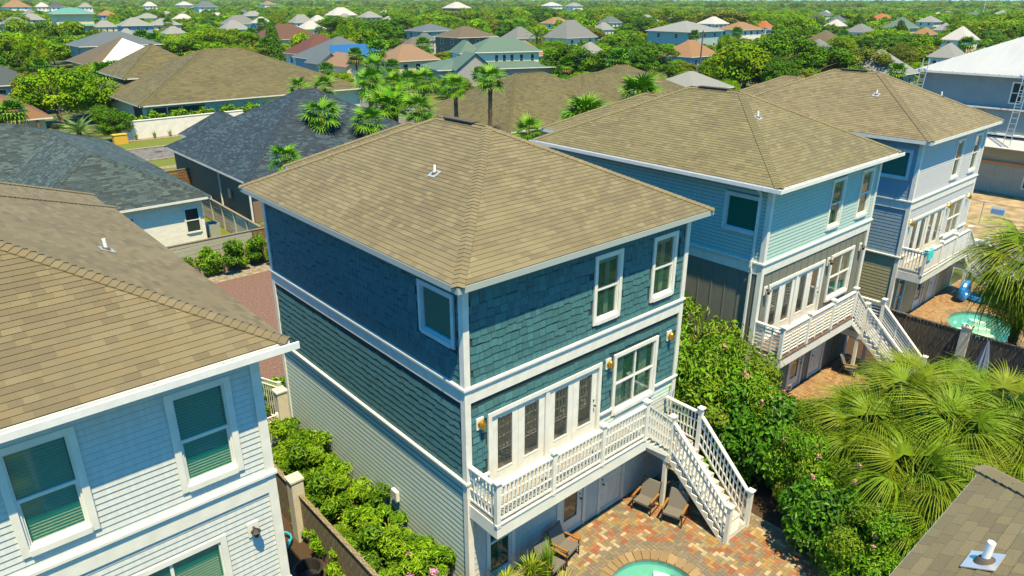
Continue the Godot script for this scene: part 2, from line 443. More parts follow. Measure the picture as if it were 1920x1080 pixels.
func build_yards() -> void:
	var tw_box := thing("meter_box", "small pale box on the lower side wall of the teal house", "meter box", Vector3(-0.05, 1.2, -3.4))
	bx(tw_box, "case", Vector3(-0.1, 0, -0.14), Vector3(0, 0.34, 0.14), M.white)
	bx(tw_box, "lid", Vector3(-0.115, 0.02, -0.12), Vector3(-0.1, 0.32, 0.12), M.white_worn)
	var brick := [Color(0.283, 0.106, 0.0512), Color(0.33, 0.218, 0.0767), Color(0.178, 0.158, 0.12), Color(0.408, 0.346, 0.222), Color(0.218, 0.18, 0.12), Color(0.297, 0.15, 0.0767), Color(0.264, 0.225, 0.111)]
	var tan_ := [Color(0.325, 0.208, 0.0975), Color(0.299, 0.176, 0.078), Color(0.358, 0.247, 0.13), Color(0.26, 0.156, 0.078), Color(0.325, 0.221, 0.117)]
	pavers("multicoloured brick patio round the near pool", 0.1, 8.72, 0.06, 8.6, Vector3(3.55, 0, 3.4), 1.42, 1.5, 300, brick, "paver")
	pool("kidney shaped pool with pale coping and steps at the bottom of the picture", Vector3(3.55, 0.0, 3.4), 1.42, 1.5)
	pavers("tan paved patio behind the palms", 13.1, 21.55, 0.06, 8.4, Vector3(15.6, 0, 3.0), 1.5, 1.6, 0, tan_, "tanpaver")
	pool("pool glimpsed as bright blue patches through the green bushes", Vector3(15.6, 0.0, 3.0), 1.5, 1.6)
	pavers("tan paved patio round the farther pool", 25.8, 36.0, 0.06, 8.4, Vector3(29.6, 0, 3.1), 1.75, 1.6, 0, tan_, "tanpaver")
	pool("farther kidney pool with curved steps at the right", Vector3(29.6, 0.0, 3.1), 1.75, 1.6)
	armchair("patio armchair nearer the stair foot, under the stairs", Vector3(6.62, 0.02, 1.75), deg_to_rad(-72))
	armchair("patio armchair nearer the white door, beside the stairs", Vector3(6.38, 0.02, 0.82), deg_to_rad(-78))
	armchair("patio armchair below the deck, right of the grass clump", Vector3(2.95, 0.02, 0.6), deg_to_rad(12))
	armchair("patio armchair half behind the ornamental grass", Vector3(2.2, 0.02, 0.8), deg_to_rad(8))
	armchair("dark armchair in the shade under the aqua house deck", Vector3(19.9, 0.02, 0.95), deg_to_rad(20))
	parasol(Vector3(21.9, 0, 5.2))
	grill(Vector3(22.8, 0, 4.2))
	# fences
	fence("weathered plank fence between the pale blue house and the bushes", Vector3(-2.3, 0, -8.6), Vector3(-2.3, 0, 5.2), 1.62, "pickets", M.fence_wood, M.fence_wood)
	pillar("cream stucco pillar in the plank fence", Vector3(-2.38, 0, -5.1), 2.1)
	pillar("cream stucco pillar by the white gate", Vector3(-0.55, 0, -10.1), 2.1)
	fence("white metal bar gate between the two houses", Vector3(-2.95, 0, -10.1), Vector3(-0.75, 0, -10.1), 1.25, "bars", M.white, M.white, 2.2)
	fence("short white porch fence at the far left corner of the teal house", Vector3(-0.75, 0, -13.2), Vector3(-0.05, 0, -11.4), 1.7, "bars", M.white, M.white, 2.0)
	fence("dark weathered plank fence beside the farther pool", Vector3(23.6, 0, -1.0), Vector3(23.6, 0, 8.6), 1.9, "pickets", M.fence_dark, M.fence_dark)
	pillar("grey square post in the dark plank fence", Vector3(23.5, 0, 4.0), 2.15, 0.34)
	fence("plank fence with a pale rail behind the flowering bushes", Vector3(11.6, 0, -8.0), Vector3(11.6, 0, 9.0), 1.8, "pickets", M.fence_wood, M.fence_wood)
	fence("pale grey board fence with a brown cap behind the rear drive", Vector3(-6.0, 0, -30.2), Vector3(6.6, 0, -30.2), 1.75, "boards", M.fence_grey, M.fence_grey, 1.55)
	fence("brown board fence at the end of the pale one", Vector3(6.8, 0, -30.2), Vector3(13.0, 0, -30.2), 1.75, "boards", M.fence_brown, M.fence_brown, 1.55)
	fence("grey board fence beside the narrow lawn", Vector3(7.4, 0, -30.6), Vector3(7.6, 0, -46.0), 1.75, "boards", M.fence_grey, M.fence_grey, 2.2)
	fence("brown board gate beside the brick house", Vector3(7.6, 0, -50.6), Vector3(9.7, 0, -50.6), 1.75, "boards", M.fence_brown, M.fence_brown, 2.1)
	# bushes in the bed along the teal house
	var s0 := shrub_proto("shrub", 11, Vector3(0.62, 0.5, 0.62), 2600, 0.062, SHRUB, 0.32)
	var s1 := shrub_proto("shrub", 12, Vector3(0.72, 0.6, 0.6), 2900, 0.06, SHRUB, 0.35)
	var protos := [s0, s1]
	rng.seed = 21
	for i in 13:
		var z := -9.2 + i * 0.72
		put_shrub(protos, i, "shrub", ["first", "second", "third", "fourth", "fifth", "sixth", "seventh", "eighth", "ninth", "tenth", "eleventh", "twelfth", "last"][i] + " shrub from the gate in the row along the teal wall", Vector3(-0.82 + rr(-0.12, 0.12), 0, z), rr(1.2, 1.5), "shrubs along the teal house wall")
	for i in 9:
		var z := -8.8 + i * 1.0 + rr(-0.2, 0.2)
		put_shrub(protos, i + 20, "shrub", ["first", "second", "third", "fourth", "fifth", "sixth", "seventh", "eighth", "last"][i] + " low shrub from the gate along the plank fence", Vector3(-1.95 + rr(-0.1, 0.12), 0, z), rr(0.75, 1.0), "low shrubs against the plank fence")
	for i in 4:
		put_shrub(protos, i + 40, "shrub", ["leftmost", "second from left", "third from left", "rightmost"][i] + " of the big shrubs behind the white bar gate", Vector3(-2.4 + 0.75 * i, 0, -11.6 - rr(0, 1.2)), rr(1.3, 1.6), "big shrubs behind the bar gate")
	for i in 5:
		put_shrub(protos, i + 50, "shrub", ["leftmost", "second from left", "middle", "second from right", "rightmost"][i] + " of the sprawling shrubs before the pale board fence", Vector3(3.2 + i * 1.25, 0, -29.2 + rr(-0.3, 0.3)), rr(1.5, 1.9), "sprawling shrubs before the board fence")
	s0.free()
	s1.free()
	var ol := shrub_proto("flowering_bush", 14, Vector3(0.9, 0.6, 0.8), 2600, 0.065, SHRUB, 0.35)
	ol.position = Vector3(-1.25, 0, -0.7)
	tag(ol, "bush with pink blossom clusters at the bottom left of the teal house", "bush")
	blossoms(ol, [Vector3(-0.3, 1.25, 0.2), Vector3(0.35, 1.15, 0.35), Vector3(0.1, 1.3, -0.4), Vector3(-0.6, 1.0, 0.5), Vector3(-0.75, 1.1, -0.2), Vector3(0.7, 1.1, -0.5)], 0.14, Color(0.6, 0.25, 0.45), 60)
	# crape myrtles between the teal and the aqua house
	var cr := []
	for i in 3:
		var c := shrub_proto("crape_myrtle", 30 + i, Vector3(1.35, [1.1, 1.35, 0.95][i], 1.35), 7200, [0.075, 0.06, 0.085][i], [CRAPE, [CRAPE[1], CRAPE[3], CRAPE[5]], [CRAPE[2], CRAPE[0], Color(0.04, 0.11, 0.01)]][i], [0.42, 0.32, 0.5][i], [34, 24, 42][i])
		blossoms(c, [Vector3(0.5, 2.2, 0.3), Vector3(-0.5, 2.05, 0.6)], 0.09, Color(0.4, 0.24, 0.17), 22)
		cr.append(c)
	rng.seed = 33
	var spots := [[10.5, -3.2, 1.95], [10.3, -1.3, 1.9], [10.9, -4.8, 1.8], [10.3, 0.3, 1.45], [11.3, 0.6, 1.35], [10.6, 2.1, 1.15], [11.6, 2.6, 0.95], [9.9, 4.0, 0.95], [8.9, 5.4, 1.0], [9.9, 5.2, 1.05], [8.2, 6.6, 0.85], [9.3, 6.8, 0.95], [7.3, 7.4, 0.75], [12.6, 1.1, 0.75], [13.3, 2.4, 0.65], [10.3, 8.6, 0.85], [11.4, 9.4, 0.9], [8.6, 8.6, 0.7]]
	for i in spots.size():
		var sp: Array = spots[i]
		var where: String = ["at the corner of the teal house", "beside the stair landing", "deep between the two houses", "right of the stairs", "against the plank fence behind", "right of the stair rail", "in front of the blue pool patches", "right of the stair foot", "at the paved corner by the stair foot", "left of the fan palms", "low at the bottom edge", "below the fan palms", "lowest at the bottom edge", "under the aqua house deck", "beside the tan patio", "at the bottom edge behind the roof corner", "farther back at the bottom edge", "nearest to the roof corner"][i]
		var o := copy_thing(cr[i % 3], "crape_myrtle", "bushy crape myrtle with a few pale blossoms " + where, Vector3(sp[0], 0, sp[1]), rr(0, TAU), Vector3(sp[2], sp[2] * rr(1.1, 1.4), sp[2]), "crape myrtles between the houses")
		o.set_meta("category", "bush")
	for c in cr: c.free()
	rng.seed = 35
	grass_clump("tall green grass clump before the low window", Vector3(1.5, 0, 0.75), 1.15, 130, 0.55, Color(0.2, 0.3, 0.02))
	grass_clump("upright dense grass clump left of the armchairs", Vector3(1.95, 0, 0.95), 1.5, 90, 0.3, Color(0.13, 0.27, 0.015))
	grass_clump("spreading grass clump at the corner of the teal house", Vector3(0.75, 0, 0.55), 0.9, 130, 0.6, Color(0.22, 0.3, 0.03))
	grass_clump("grass clump at the bottom edge beside the pool", Vector3(1.75, 0, 1.75), 0.9, 110, 0.6, Color(0.2, 0.28, 0.03))
	# big fan palms at the lower right
	rng.seed = 41
	var fr := []
	for i in 6: fr.append(fan_frond(1.0, 1.3, 42, 1.45, 0.021, PALM))
	brown = fan_frond(0.9, 1.0, 24, 1.2, 0.02, [Color(0.16, 0.095, 0.035), Color(0.2, 0.12, 0.04)])
	M.brown_frond = M.palm
	var near := [[13.2, 5.3, 2.9, 0.8, "in the middle of the clump, below the stair of the aqua house"], [10.1, 6.9, 2.4, 0.78, "at the front of the clump"], [11.3, 5.2, 2.4, 0.75, "at the left of the clump, above the blue pool patches"], [14.6, 7.6, 3.1, 0.85, "at the right edge of the picture, below the closed parasol"],
		[15.9, 4.6, 2.3, 0.72, "at the top of the clump, against the stair of the aqua house"], [12.3, 7.0, 2.9, 0.82, "above the shingled roof corner"], [11.0, 8.2, 2.1, 0.75, "half behind the shingled roof corner"], [16.6, 6.6, 2.2, 0.72, "left of the closed parasol"], [12.2, 4.2, 2.2, 0.7, "left of the crown in the middle, by the tan patio"], [14.4, 5.9, 2.7, 0.75, "between the middle crown and the right edge"], [13.6, 8.4, 2.7, 0.78, "behind the ridge of the shingled roof corner"], [9.2, 8.0, 1.7, 0.7, "lowest, at the left foot of the shingled roof corner"], [17.6, 8.8, 2.2, 0.75, "at the right edge under the closed parasol"]]
	for p in near:
		palm("fan_palm", "shaggy fan palm " + p[4], Vector3(p[0], 0, p[1]), p[2], fr, 38, p[3], "fan palms in the lower right", 0.7)
	palm("fan_palm", "tall yellowing fan palm at the right edge by the farther pool", Vector3(25.6, 0, 5.2), 4.6, fr, 44, 1.15, "fan palms in the lower right", 0.9)
	palm("fan_palm", "fan palm below the yellowing one at the right edge", Vector3(25.2, 0, 7.6), 3.5, fr, 40, 1.1, "fan palms in the lower right", 0.9)
	# palms behind the row
	rng.seed = 43
	var mid := []
	for i in 4: mid.append(fan_frond(0.7, 1.0, 13, 0.6, 0.062, PALM2))
	var back := [[34.3, -45.7, 6.6, 1.0, "slim fan palm, left one of the two tall ones behind the ridge"], [35.2, -41.5, 7.6, 1.15, "slim fan palm, right and taller one of the two behind the ridge"], [17.8, -41.5, 6.0, 1.2, "fan palm standing in front of the navy roof"], [20.8, -39.6, 5.4, 1.1, "fan palm right of the one before the navy roof"],
		[11.4, -34.8, 4.4, 0.9, "low fan palm at the left eave of the tan roof"], [28.1, -28.5, 5.2, 1.0, "fan palm between the two tan roofs"], [25.3, -38.9, 6.0, 1.2, "fan palm left of the ridge of the teal house"]]
	for p in back:
		palm("fan_palm", p[4], Vector3(p[0], 0, p[1]), p[2] + 0.4, mid, 26, p[3] * 0.8, "", 0.3, 0.2)
	var dome := [[42.3, -35.8, 4.6, 1.5, "round dense fan palm over the left hip of the aqua house roof"], [58.3, -42.4, 4.8, 1.6, "round dense fan palm farther back over the same hip"]]
	for p in dome:
		palm("fan_palm", p[4], Vector3(p[0], 0, p[1]), p[2], mid, 60, p[3], "", 0.6, 0.2)
	var street := [[31.0, -73.2, 4.6, 1.3], [33.2, -71.2, 4.6, 1.4], [45.2, -79.2, 5.8, 1.6], [35.0, -63.5, 5.3, 1.7], [38.6, -64.0, 5.3, 1.5], [29.7, -52.0, 4.6, 1.5], [30.7, -51.1, 4.8, 1.4], [45.7, -68.2, 4.8, 1.7], [31.9, -58.1, 6.6, 1.2], [36.6, -60.5, 4.2, 1.5], [49.0, -66.4, 4.2, 1.5], [52.0, -62.0, 4.0, 1.4]]
	for i in street.size():
		var p: Array = street[i]
		palm("fan_palm", "street fan palm " + ["left of the white car", "beside the white car", "tallest, before the cream garage", "in the thick of the group", "right in the group", "nearest the navy roof", "close behind the navy roof palm", "by the green roofed house", "high over the group", "middle front of the group", "far right by the lawn", "rightmost by the grey tan roof"][i], Vector3(p[0], 0, p[1]), p[2] + 0.3, mid, 24, p[3] * 0.76, "fan palms along the street", 0.55, 0.22)
	# odds and ends
	var hose := thing("garden_hose", "teal garden hose coiled by the plank fence", "hose", Vector3(-3.1, 0, -5.2))
	var pts := []
	for i in 26:
		var a := i * 0.42
		pts.append(Vector3(cos(a) * (0.35 + 0.004 * i), 0.04 + 0.012 * i, sin(a) * (0.35 + 0.003 * i)))
	putb(hose, "coil", tube_path(pts, 0.03), M.hose)
	var tub := thing("tub", "black plastic tub on the ground by the pale blue house", "tub", Vector3(-3.0, 0, -3.4))
	var tb := MB.new()
	for i in 16:
		var a0 := TAU * i / 16.0
		var a1 := TAU * (i + 1) / 16.0
		var d0 := Vector3(cos(a0), 0, sin(a0))
		var d1 := Vector3(cos(a1), 0, sin(a1))
		tb.quad(d1 * 0.3, d0 * 0.3, d0 * 0.38 + Vector3(0, 0.42, 0), d1 * 0.38 + Vector3(0, 0.42, 0))
		tb.quad(d0 * 0.27 + Vector3(0, 0.1, 0), d1 * 0.27 + Vector3(0, 0.1, 0), d1 * 0.35 + Vector3(0, 0.42, 0), d0 * 0.35 + Vector3(0, 0.42, 0))
		tb.quad(d0 * 0.35 + Vector3(0, 0.42, 0), d1 * 0.35 + Vector3(0, 0.42, 0), d1 * 0.41 + Vector3(0, 0.41, 0), d0 * 0.41 + Vector3(0, 0.41, 0))
		tb.tri(Vector3(0, 0.12, 0), d1 * 0.28 + Vector3(0, 0.12, 0), d0 * 0.28 + Vector3(0, 0.12, 0))
	putb(tub, "shell", tb, M.iron)
	var to := thing("beach_towel", "turquoise towel over the deck corner of the right end house", "towel", Vector3(25.8, 4.2, 1.1))
	var tw := MB.new()
	tw.hexa([Vector3(-0.1, 0.0, 0.1), Vector3(0.75, 0.0, 0.1), Vector3(0.75, 0.0, -0.1), Vector3(-0.1, 0.0, -0.1), Vector3(-0.06, 0.07, 0.08), Vector3(0.7, 0.06, 0.08), Vector3(0.72, 0.07, -0.08), Vector3(-0.05, 0.05, -0.08)])
	tw.hexa([Vector3(0.0, -0.42, 0.11), Vector3(0.62, -0.36, 0.11), Vector3(0.62, -0.36, 0.09), Vector3(0.0, -0.42, 0.09), Vector3(0.0, 0.05, 0.1), Vector3(0.65, 0.05, 0.1), Vector3(0.65, 0.05, 0.085), Vector3(0.0, 0.05, 0.085)])
	putb(to, "cloth", tw, M.teal_cloth)
	for p in [[32.4, 1.3, 0.55, "blue inflatable float standing under the right end deck"], [33.2, 1.9, 0.4, "blue float lying flat beside the standing one"]]:
		var fl := thing("pool_float", p[3], "float", Vector3(p[0], 0, p[1]))
		var ring := MB.new()
		for i in 18:
			for j in 8:
				var f := func(ii: int, jj: int) -> Vector3:
					var a := TAU * ii / 18.0
					var q := TAU * jj / 8.0
					return Vector3(cos(a) * (0.5 + 0.17 * cos(q)), 0.17 + 0.17 * sin(q), sin(a) * (0.5 + 0.17 * cos(q))) if p[2] < 0.5 else Vector3(cos(a) * (0.42 + 0.17 * cos(q)), 0.6 + sin(a) * (0.42 + 0.17 * cos(q)), 0.17 * sin(q))
				ring.quad(f.call(i, j), f.call(i, j + 1), f.call(i + 1, j + 1), f.call(i + 1, j))
		putb(fl, "ring", ring, M.blue_plastic)
	var lc := thing("lounge_chair", "grey sling lounge chair among the bushes at the bottom right", "lounger", Vector3(10.9, 0.02, 3.5), deg_to_rad(120))
	var ls := MB.new()
	ls.hexa([Vector3(-0.3, 0.32, -0.6), Vector3(0.3, 0.32, -0.6), Vector3(0.3, 0.32, 0.6), Vector3(-0.3, 0.32, 0.6), Vector3(-0.3, 0.36, -0.6), Vector3(0.3, 0.36, -0.6), Vector3(0.3, 0.36, 0.6), Vector3(-0.3, 0.36, 0.6)])
	putb(lc, "seat", ls, M.sling)
	rod(lc, "backrest", Vector3(0, 0.34, -0.6), Vector3(0, 0.85, -1.05), 0.6, 0.04, M.sling)
	for sx in [-0.28, 0.28]:
		for sz in [-0.5, 0.55]:
			bx(lc, "leg", Vector3(sx - 0.02, 0, sz - 0.02), Vector3(sx + 0.02, 0.33, sz + 0.02), M.iron)

func put_shrub(protos: Array, i: int, called: String, label: String, at: Vector3, sc: float, group: String) -> void:
	var o := copy_thing(protos[i % protos.size()], called, label, at, rr(0, TAU), Vector3(sc, sc * rr(0.85, 1.15), sc), group)
	o.set_meta("category", "shrub")

func build_near_houses() -> void:
	rng.seed = 51
	# navy roofed brick house
	var h := thing("house", "brown brick house with a dark navy pyramid roof", "house")
	textured_hip(h, "roof", 9.3, 28.2, -54.6, -37.0, 3.1, 4.9, NAVY, "navy_tab", "brick_brown")
	bx(h, "downpipe", Vector3(9.55, 0, -43.2), Vector3(9.65, 2.9, -43.1), M.white)
	bx(h, "meter_box", Vector3(9.58, 1.1, -41.6), Vector3(9.69, 1.8, -41.2), M.steel)
	bx(h, "patio_post", Vector3(9.5, 0, -37.35), Vector3(9.62, 3.0, -37.25), M.white)
	textured_hip(h, "side_roof", 12.5, 18.5, -61.0, -53.0, 3.0, 2.2, NAVY, "navy_tab", "brick_brown")
	# blue grey roofed white brick house
	h = thing("house", "white brick house with a mottled blue grey roof behind the left house", "house")
	textured_hip(h, "roof", -22.0, 6.3, -61.0, -45.0, 3.1, 3.3, BLUEGREY, "slate_tab", "brick_white")
	textured_hip(h, "front_wing_roof", -4.6, 6.25, -58.0, -35.2, 3.05, 2.7, BLUEGREY, "slate_tab", "brick_white")
	for u in [1.1, 5.0]:
		house_window(h, Vector3(u, 1.55, -35.68), Vector3.BACK, 1.0, 1.7, M.white)
	var ac := thing("air_conditioner", "grey air conditioner beside the white brick house", "air conditioner", Vector3(6.4, 0, -36.3))
	bx(ac, "case", Vector3(-0.35, 0.05, -0.4), Vector3(0.35, 0.95, 0.4), M.steel)
	bx(ac, "grille", Vector3(-0.28, 0.95, -0.33), Vector3(0.28, 0.98, 0.33), M.iron)
	# big brown roof house beyond the street
	h = thing("house", "low pale house under the big drab brown roof beyond the street", "house")
	textured_hip(h, "roof", 15.0, 46.0, -109.0, -83.0, 3.1, 5.4, DRAB, "drab_tab", "wall_mint", 0.8, 2.2, 0.3)
	textured_hip(h, "rear_roof", 17.5, 30.0, -112.0, -98.0, 5.0, 3.9, DRAB, "drab_tab", "", 0.8, 2.2, 0.3)
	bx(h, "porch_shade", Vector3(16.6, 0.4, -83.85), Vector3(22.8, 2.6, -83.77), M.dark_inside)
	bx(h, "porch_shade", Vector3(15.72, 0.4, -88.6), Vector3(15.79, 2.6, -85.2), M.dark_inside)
	for u in [16.5, 18.2, 20.0, 22.9]:
		bx(h, "porch_post", Vector3(u, 0, -83.75), Vector3(u + 0.14, 2.9, -83.62), M.white)
	bx(h, "sunlit_plinth", Vector3(26.0, 0.0, -83.78), Vector3(38.0, 0.9, -83.7), M.wall_tan)
	keep_out.append(Vector3(30, -96, 19))
	keep_out.append(Vector3(19, -47, 14))
	keep_out.append(Vector3(-4, -50, 16))
	fence_wall("white garden wall along the street before the brown roofed house", Vector3(11.6, 0, -78.9), Vector3(26.0, 0, -79.5), 2.0)
	hedge("clipped hedge behind the white garden wall", Vector3(12.2, 0, -81.3), Vector3(31.0, 0, -81.9), 2.3, 1.3, 5200, 0.17, SHRUB, true)
	for i in 5:
		grass_clump(["leftmost", "second from left", "middle", "second from right", "rightmost"][i] + " of the grass clumps at the white garden wall", Vector3(13.0 + i * 1.8 + rr(-0.3, 0.3), 0, -78.3), 1.0, 60, 0.6, Color(0.14, 0.25, 0.02))
	var ub := thing("utility_box", "yellow utility box on the grass by the white wall", "utility box", Vector3(10.9, 0, -77.0))
	bx(ub, "case", Vector3(-0.7, 0, -0.4), Vector3(0.7, 1.0, 0.4), M.ochre)
	bx(ub, "lid", Vector3(-0.75, 1.0, -0.45), Vector3(0.75, 1.06, 0.45), M.ochre)
	var mh := thing("manhole_cover", "dark round manhole cover in the street", "manhole cover", Vector3(12.6, 0.002, -69.4))
	var mb := MB.new()
	mb.cyl(Vector3.ZERO, Vector3(0, 0.012, 0), 0.42, 0.42, 18)
	putb(mh, "disc", mb, M.iron)
	# orange tan roof at the left edge
	h = thing("house", "cream house with an orange brown roof at the left edge", "house")
	plain_hip(h, "roof", -14.0, 5.6, -97.0, -81.0, 3.0, 4.2, "orangetan", "wall_cream", 0.7)
	bx(h, "porch_post", Vector3(4.0, 0, -81.3), Vector3(4.2, 2.9, -81.1), M.fence_brown)
	keep_out.append(Vector3(-4, -89, 12))
	# brown roof with a white tarpaulin
	h = thing("house", "brown hip roofed house with a white tarpaulin over one slope", "house")
	var e := plain_hip(h, "roof", 24.0, 42.0, -168.0, -150.0, 3.2, 4.6, "tan", "wall_cream", 0.8)
	var tp := MB.new()
	var lift := Vector3(0, 0.12, 0)
	tp.tri(Vector3(26.5, 3.45, -149.8) + lift, Vector3(41.8, 3.25, -149.9) + lift, e[1] + lift + Vector3(0.2, -0.3, 0.6))
	putb(h, "tarpaulin", tp, M.tarp_white)
	keep_out.append(Vector3(35.5, -164, 15))
	# house with a blue tarpaulin
	h = thing("house", "house with a grey roof half covered by a blue tarpaulin", "house")
	e = plain_hip(h, "roof", 64.0, 80.0, -146.0, -131.0, 3.3, 4.2, "slate", "wall_blue", 0.6)
	tp = MB.new()
	tp.quad(Vector3(66.0, 3.5, -130.9) + lift, Vector3(79.8, 3.5, -130.9) + lift, Vector3(76.5, 5.9, -135.1) + lift, Vector3(67.8, 5.9, -135.1) + lift)
	putb(h, "tarpaulin", tp, M.tarp_blue)
	gable(h, "porch_roof", 60.5, 66.5, -133.0, -126.5, 2.9, 2.0, "slate", "wall_grey")
	keep_out.append(Vector3(72, -138, 12))
	# cream garage
	h = thing("house", "cream gabled garage with a white door behind the street palms", "garage")
	gable(h, "roof", 61.5, 69.5, -128.0, -117.0, 2.9, 2.2, "salmon", "wall_cream")
	bx(h, "garage_door", Vector3(63.2, 0, -117.29), Vector3(67.8, 2.4, -117.2), M.white)
	for i in 3: bx(h, "door_rib", Vector3(63.25, 0.6 + 0.6 * i, -117.2), Vector3(67.75, 0.63 + 0.6 * i, -117.18), M.white_worn)
	keep_out.append(Vector3(65.5, -122, 7))
	# green roofed two storey house, turned a little
	h = thing("house", "pale mint two storey house with a sage green roof", "house", Vector3(81.2, 0, -101.0), deg_to_rad(-21))
	plain_hip(h, "roof", -0.6, 13.4, -8.6, 0.6, 5.7, 2.5, "green", "wall_mint", 0.6)
	plain_hip(h, "lower_roof", -9.0, 15.0, -10.0, 3.6, 2.9, 1.9, "green", "wall_grey", 0.6)
	plain_hip(h, "left_roof", -3.4, 1.2, -8.2, -0.6, 5.5, 2.2, "green", "wall_mint", 0.5)
	gable(h, "gable_roof", -6.2, 1.6, -2.0, 6.2, 2.9, 3.0, "green", "wall_grey")
	for u in [3.9, 5.5, 7.1, 9.1, 11.4]:
		house_window(h, Vector3(u, 4.3, 0.0), Vector3.BACK, 0.85, 1.8, M.white)
	for u in [-2.2, -1.3]:
		house_window(h, Vector3(u, 4.3, -1.1), Vector3.BACK, 0.8, 1.8, M.white)
	keep_out.append(Vector3(86, -104, 14))
	# grey tan roofs behind the ridge of the teal house
	h = thing("house", "low house with drab grey tan hips just behind the teal house ridge", "house")
	textured_hip(h, "roof", 37.0, 58.0, -58.0, -41.0, 3.0, 4.4, DRAB, "drab_tab", "wall_tan", 0.6, 1.6, 0.22)
	textured_hip(h, "side_roof", 55.0, 72.0, -60.0, -48.0, 3.0, 3.2, DRAB, "drab_tab", "wall_tan", 0.6, 1.6, 0.22)
	textured_hip(h, "far_roof", 64.0, 80.0, -64.0, -50.0, 3.0, 3.5, DRAB, "drab_tab", "wall_tan", 0.6, 1.6, 0.22)
	keep_out.append(Vector3(58, -52, 22))
	# teal two tier house far left
	h = thing("house", "turquoise house with two tiers of aqua roof far left", "house", Vector3(67.0, 0, -371.0))
	plain_hip(h, "lower_roof", -9.5, 9.5, -7.0, 7.0, 4.6, 1.6, "aqua", "wall_teal", 1.5)
	plain_hip(h, "roof", -8.5, 8.5, -6.0, 6.0, 9.4, 2.4, "aqua", "wall_cream", 1.2, 4.0)
	keep_out.append(Vector3(67, -371, 12))
	# unfinished house with a metal roof at the right
	h = thing("house", "unfinished tall house with a bright metal roof at the right edge", "house", Vector3(60.0, 0, 0))
	e = plain_hip(h, "roof", -0.6, 15.0, -13.4, 9.5, 9.45, 3.6, "metal", "", 0.5)
	for i in 26:
		var z := -13.0 + i * 0.86
		var d := minf(z + 13.4, 9.5 - z)
		var top := minf(7.8, d)
		if top > 0.4:
			rod(h, "roof_seam", Vector3(-0.58, 9.47, z), Vector3(-0.6 + top, 9.47 + top * 3.6 / 7.8, z), 0.05, 0.07, M.metal_roof)
	bx(h, "upper_wall", Vector3(0, 6.9, -12.8), Vector3(14.4, 9.3, 9.0), M.new_wall)
	bx(h, "middle_wall", Vector3(0.02, 4.9, -12.75), Vector3(14.4, 6.75, 9.0), M.new_wall)
	bx(h, "lower_wall", Vector3(0.04, 0, -12.75), Vector3(14.4, 4.4, 9.0), M.new_wrap)
	bx(h, "metal_band", Vector3(-0.25, 6.76, -12.9), Vector3(0.0, 6.88, 9.1), M.white)
	bx(h, "orange_band", Vector3(-0.12, 6.7, -12.8), Vector3(0.0, 6.758, 9.1), M.orange_band)
	bx(h, "metal_band", Vector3(-0.3, 4.75, -12.9), Vector3(0.0, 4.88, 9.1), M.white)
	bx(h, "orange_band", Vector3(-0.2, 2.5, -12.9), Vector3(0.03, 2.62, 9.1), M.orange_band)
	var aw := MB.new()
	aw.quad(Vector3(-1.9, 4.0, 9.0), Vector3(0.03, 4.6, 9.0), Vector3(0.03, 4.6, -12.7), Vector3(-1.9, 4.0, -12.7))
	aw.quad(Vector3(-1.9, 3.95, -12.7), Vector3(0.03, 4.55, -12.7), Vector3(0.03, 4.55, 9.0), Vector3(-1.9, 3.95, 9.0))
	putb(h, "awning", aw, M.metal_roof)
	for c in [[-5.6, 8.1], [-9.0, 1.5], [-3.2, 1.5], [1.5, 8.1]]:
		house_window(h, Vector3(-0.01 if c[1] > 5 else 0.03, c[1], c[0]), Vector3.LEFT, 0.9, 1.7, M.white)
	for i in 16:
		bx(h, "batten", Vector3(-0.01, 0.0, -12.4 + i * 1.3), Vector3(0.04, 2.4, -12.34 + i * 1.3), M.white_worn)
	keep_out.append(Vector3(67, -2, 14))
	ladder("aluminium ladder at the left corner of the metal roof", Vector3(57.8, 0, -12.6), Vector3(59.4, 10.4, -12.6))
	ladder("aluminium ladder across the window of the unfinished house", Vector3(58.3, 4.25, -5.0), Vector3(59.4, 10.5, -5.0))
	var cf := thing("mesh_fence", "thin wire fence round the sandy building yard", "fence", Vector3(48.5, 0, -12))
	for i in 9:
		bx(cf, "post", Vector3(-0.03, 0, i * 3.0), Vector3(0.03, 1.8, i * 3.0 + 0.06), M.steel)
	for y in [0.1, 1.75]: bx(cf, "rail", Vector3(-0.015, y, 0), Vector3(0.015, y + 0.03, 24), M.steel)
	var sg := thing("notice_board", "small blue and white notice on the wire fence", "sign", Vector3(48.4, 1.0, -2.0))
	bx(sg, "panel", Vector3(-0.02, 0, -0.45), Vector3(0.0, 0.6, 0.45), M.white)
	bx(sg, "print", Vector3(-0.026, 0.08, -0.4), Vector3(-0.022, 0.42, 0.4), M.paint_blue_sign)
	car("white hatchback parked before the house with the blue tarpaulin", Vector3(60.5, 0.05, -134.3), deg_to_rad(-40))
	for p in [[588.0, -171.0, 30.0, "tall thin white pole in the far right woods"], [131.0, -84.5, 9.0, "dark thin pole before the peach low roof"]]:
		var po := thing("utility_pole", p[3], "pole", Vector3(p[0], 0, p[1]))
		var pb := MB.new()
		pb.cyl(Vector3.ZERO, Vector3(0, p[2], 0), 0.2, 0.12, 8)
		putb(po, "shaft", pb, M.white if p[2] > 10 else M.fence_dark)
		if p[2] < 10: bx(po, "crossarm", Vector3(-0.7, p[2] - 0.9, -0.06), Vector3(0.7, p[2] - 0.76, 0.06), M.fence_dark)

func fence_wall(label: String, a: Vector3, b: Vector3, h: float) -> void:
	var o := thing("garden_wall", label, "wall", a)
	var d := b - a
	rod(o, "wall", Vector3(0, h / 2, 0), d + Vector3(0, h / 2, 0), 0.2, h, M.wall_white)
	rod(o, "coping", Vector3(0, h + 0.04, 0), d + Vector3(0, h + 0.04, 0), 0.3, 0.08, M.wall_white)

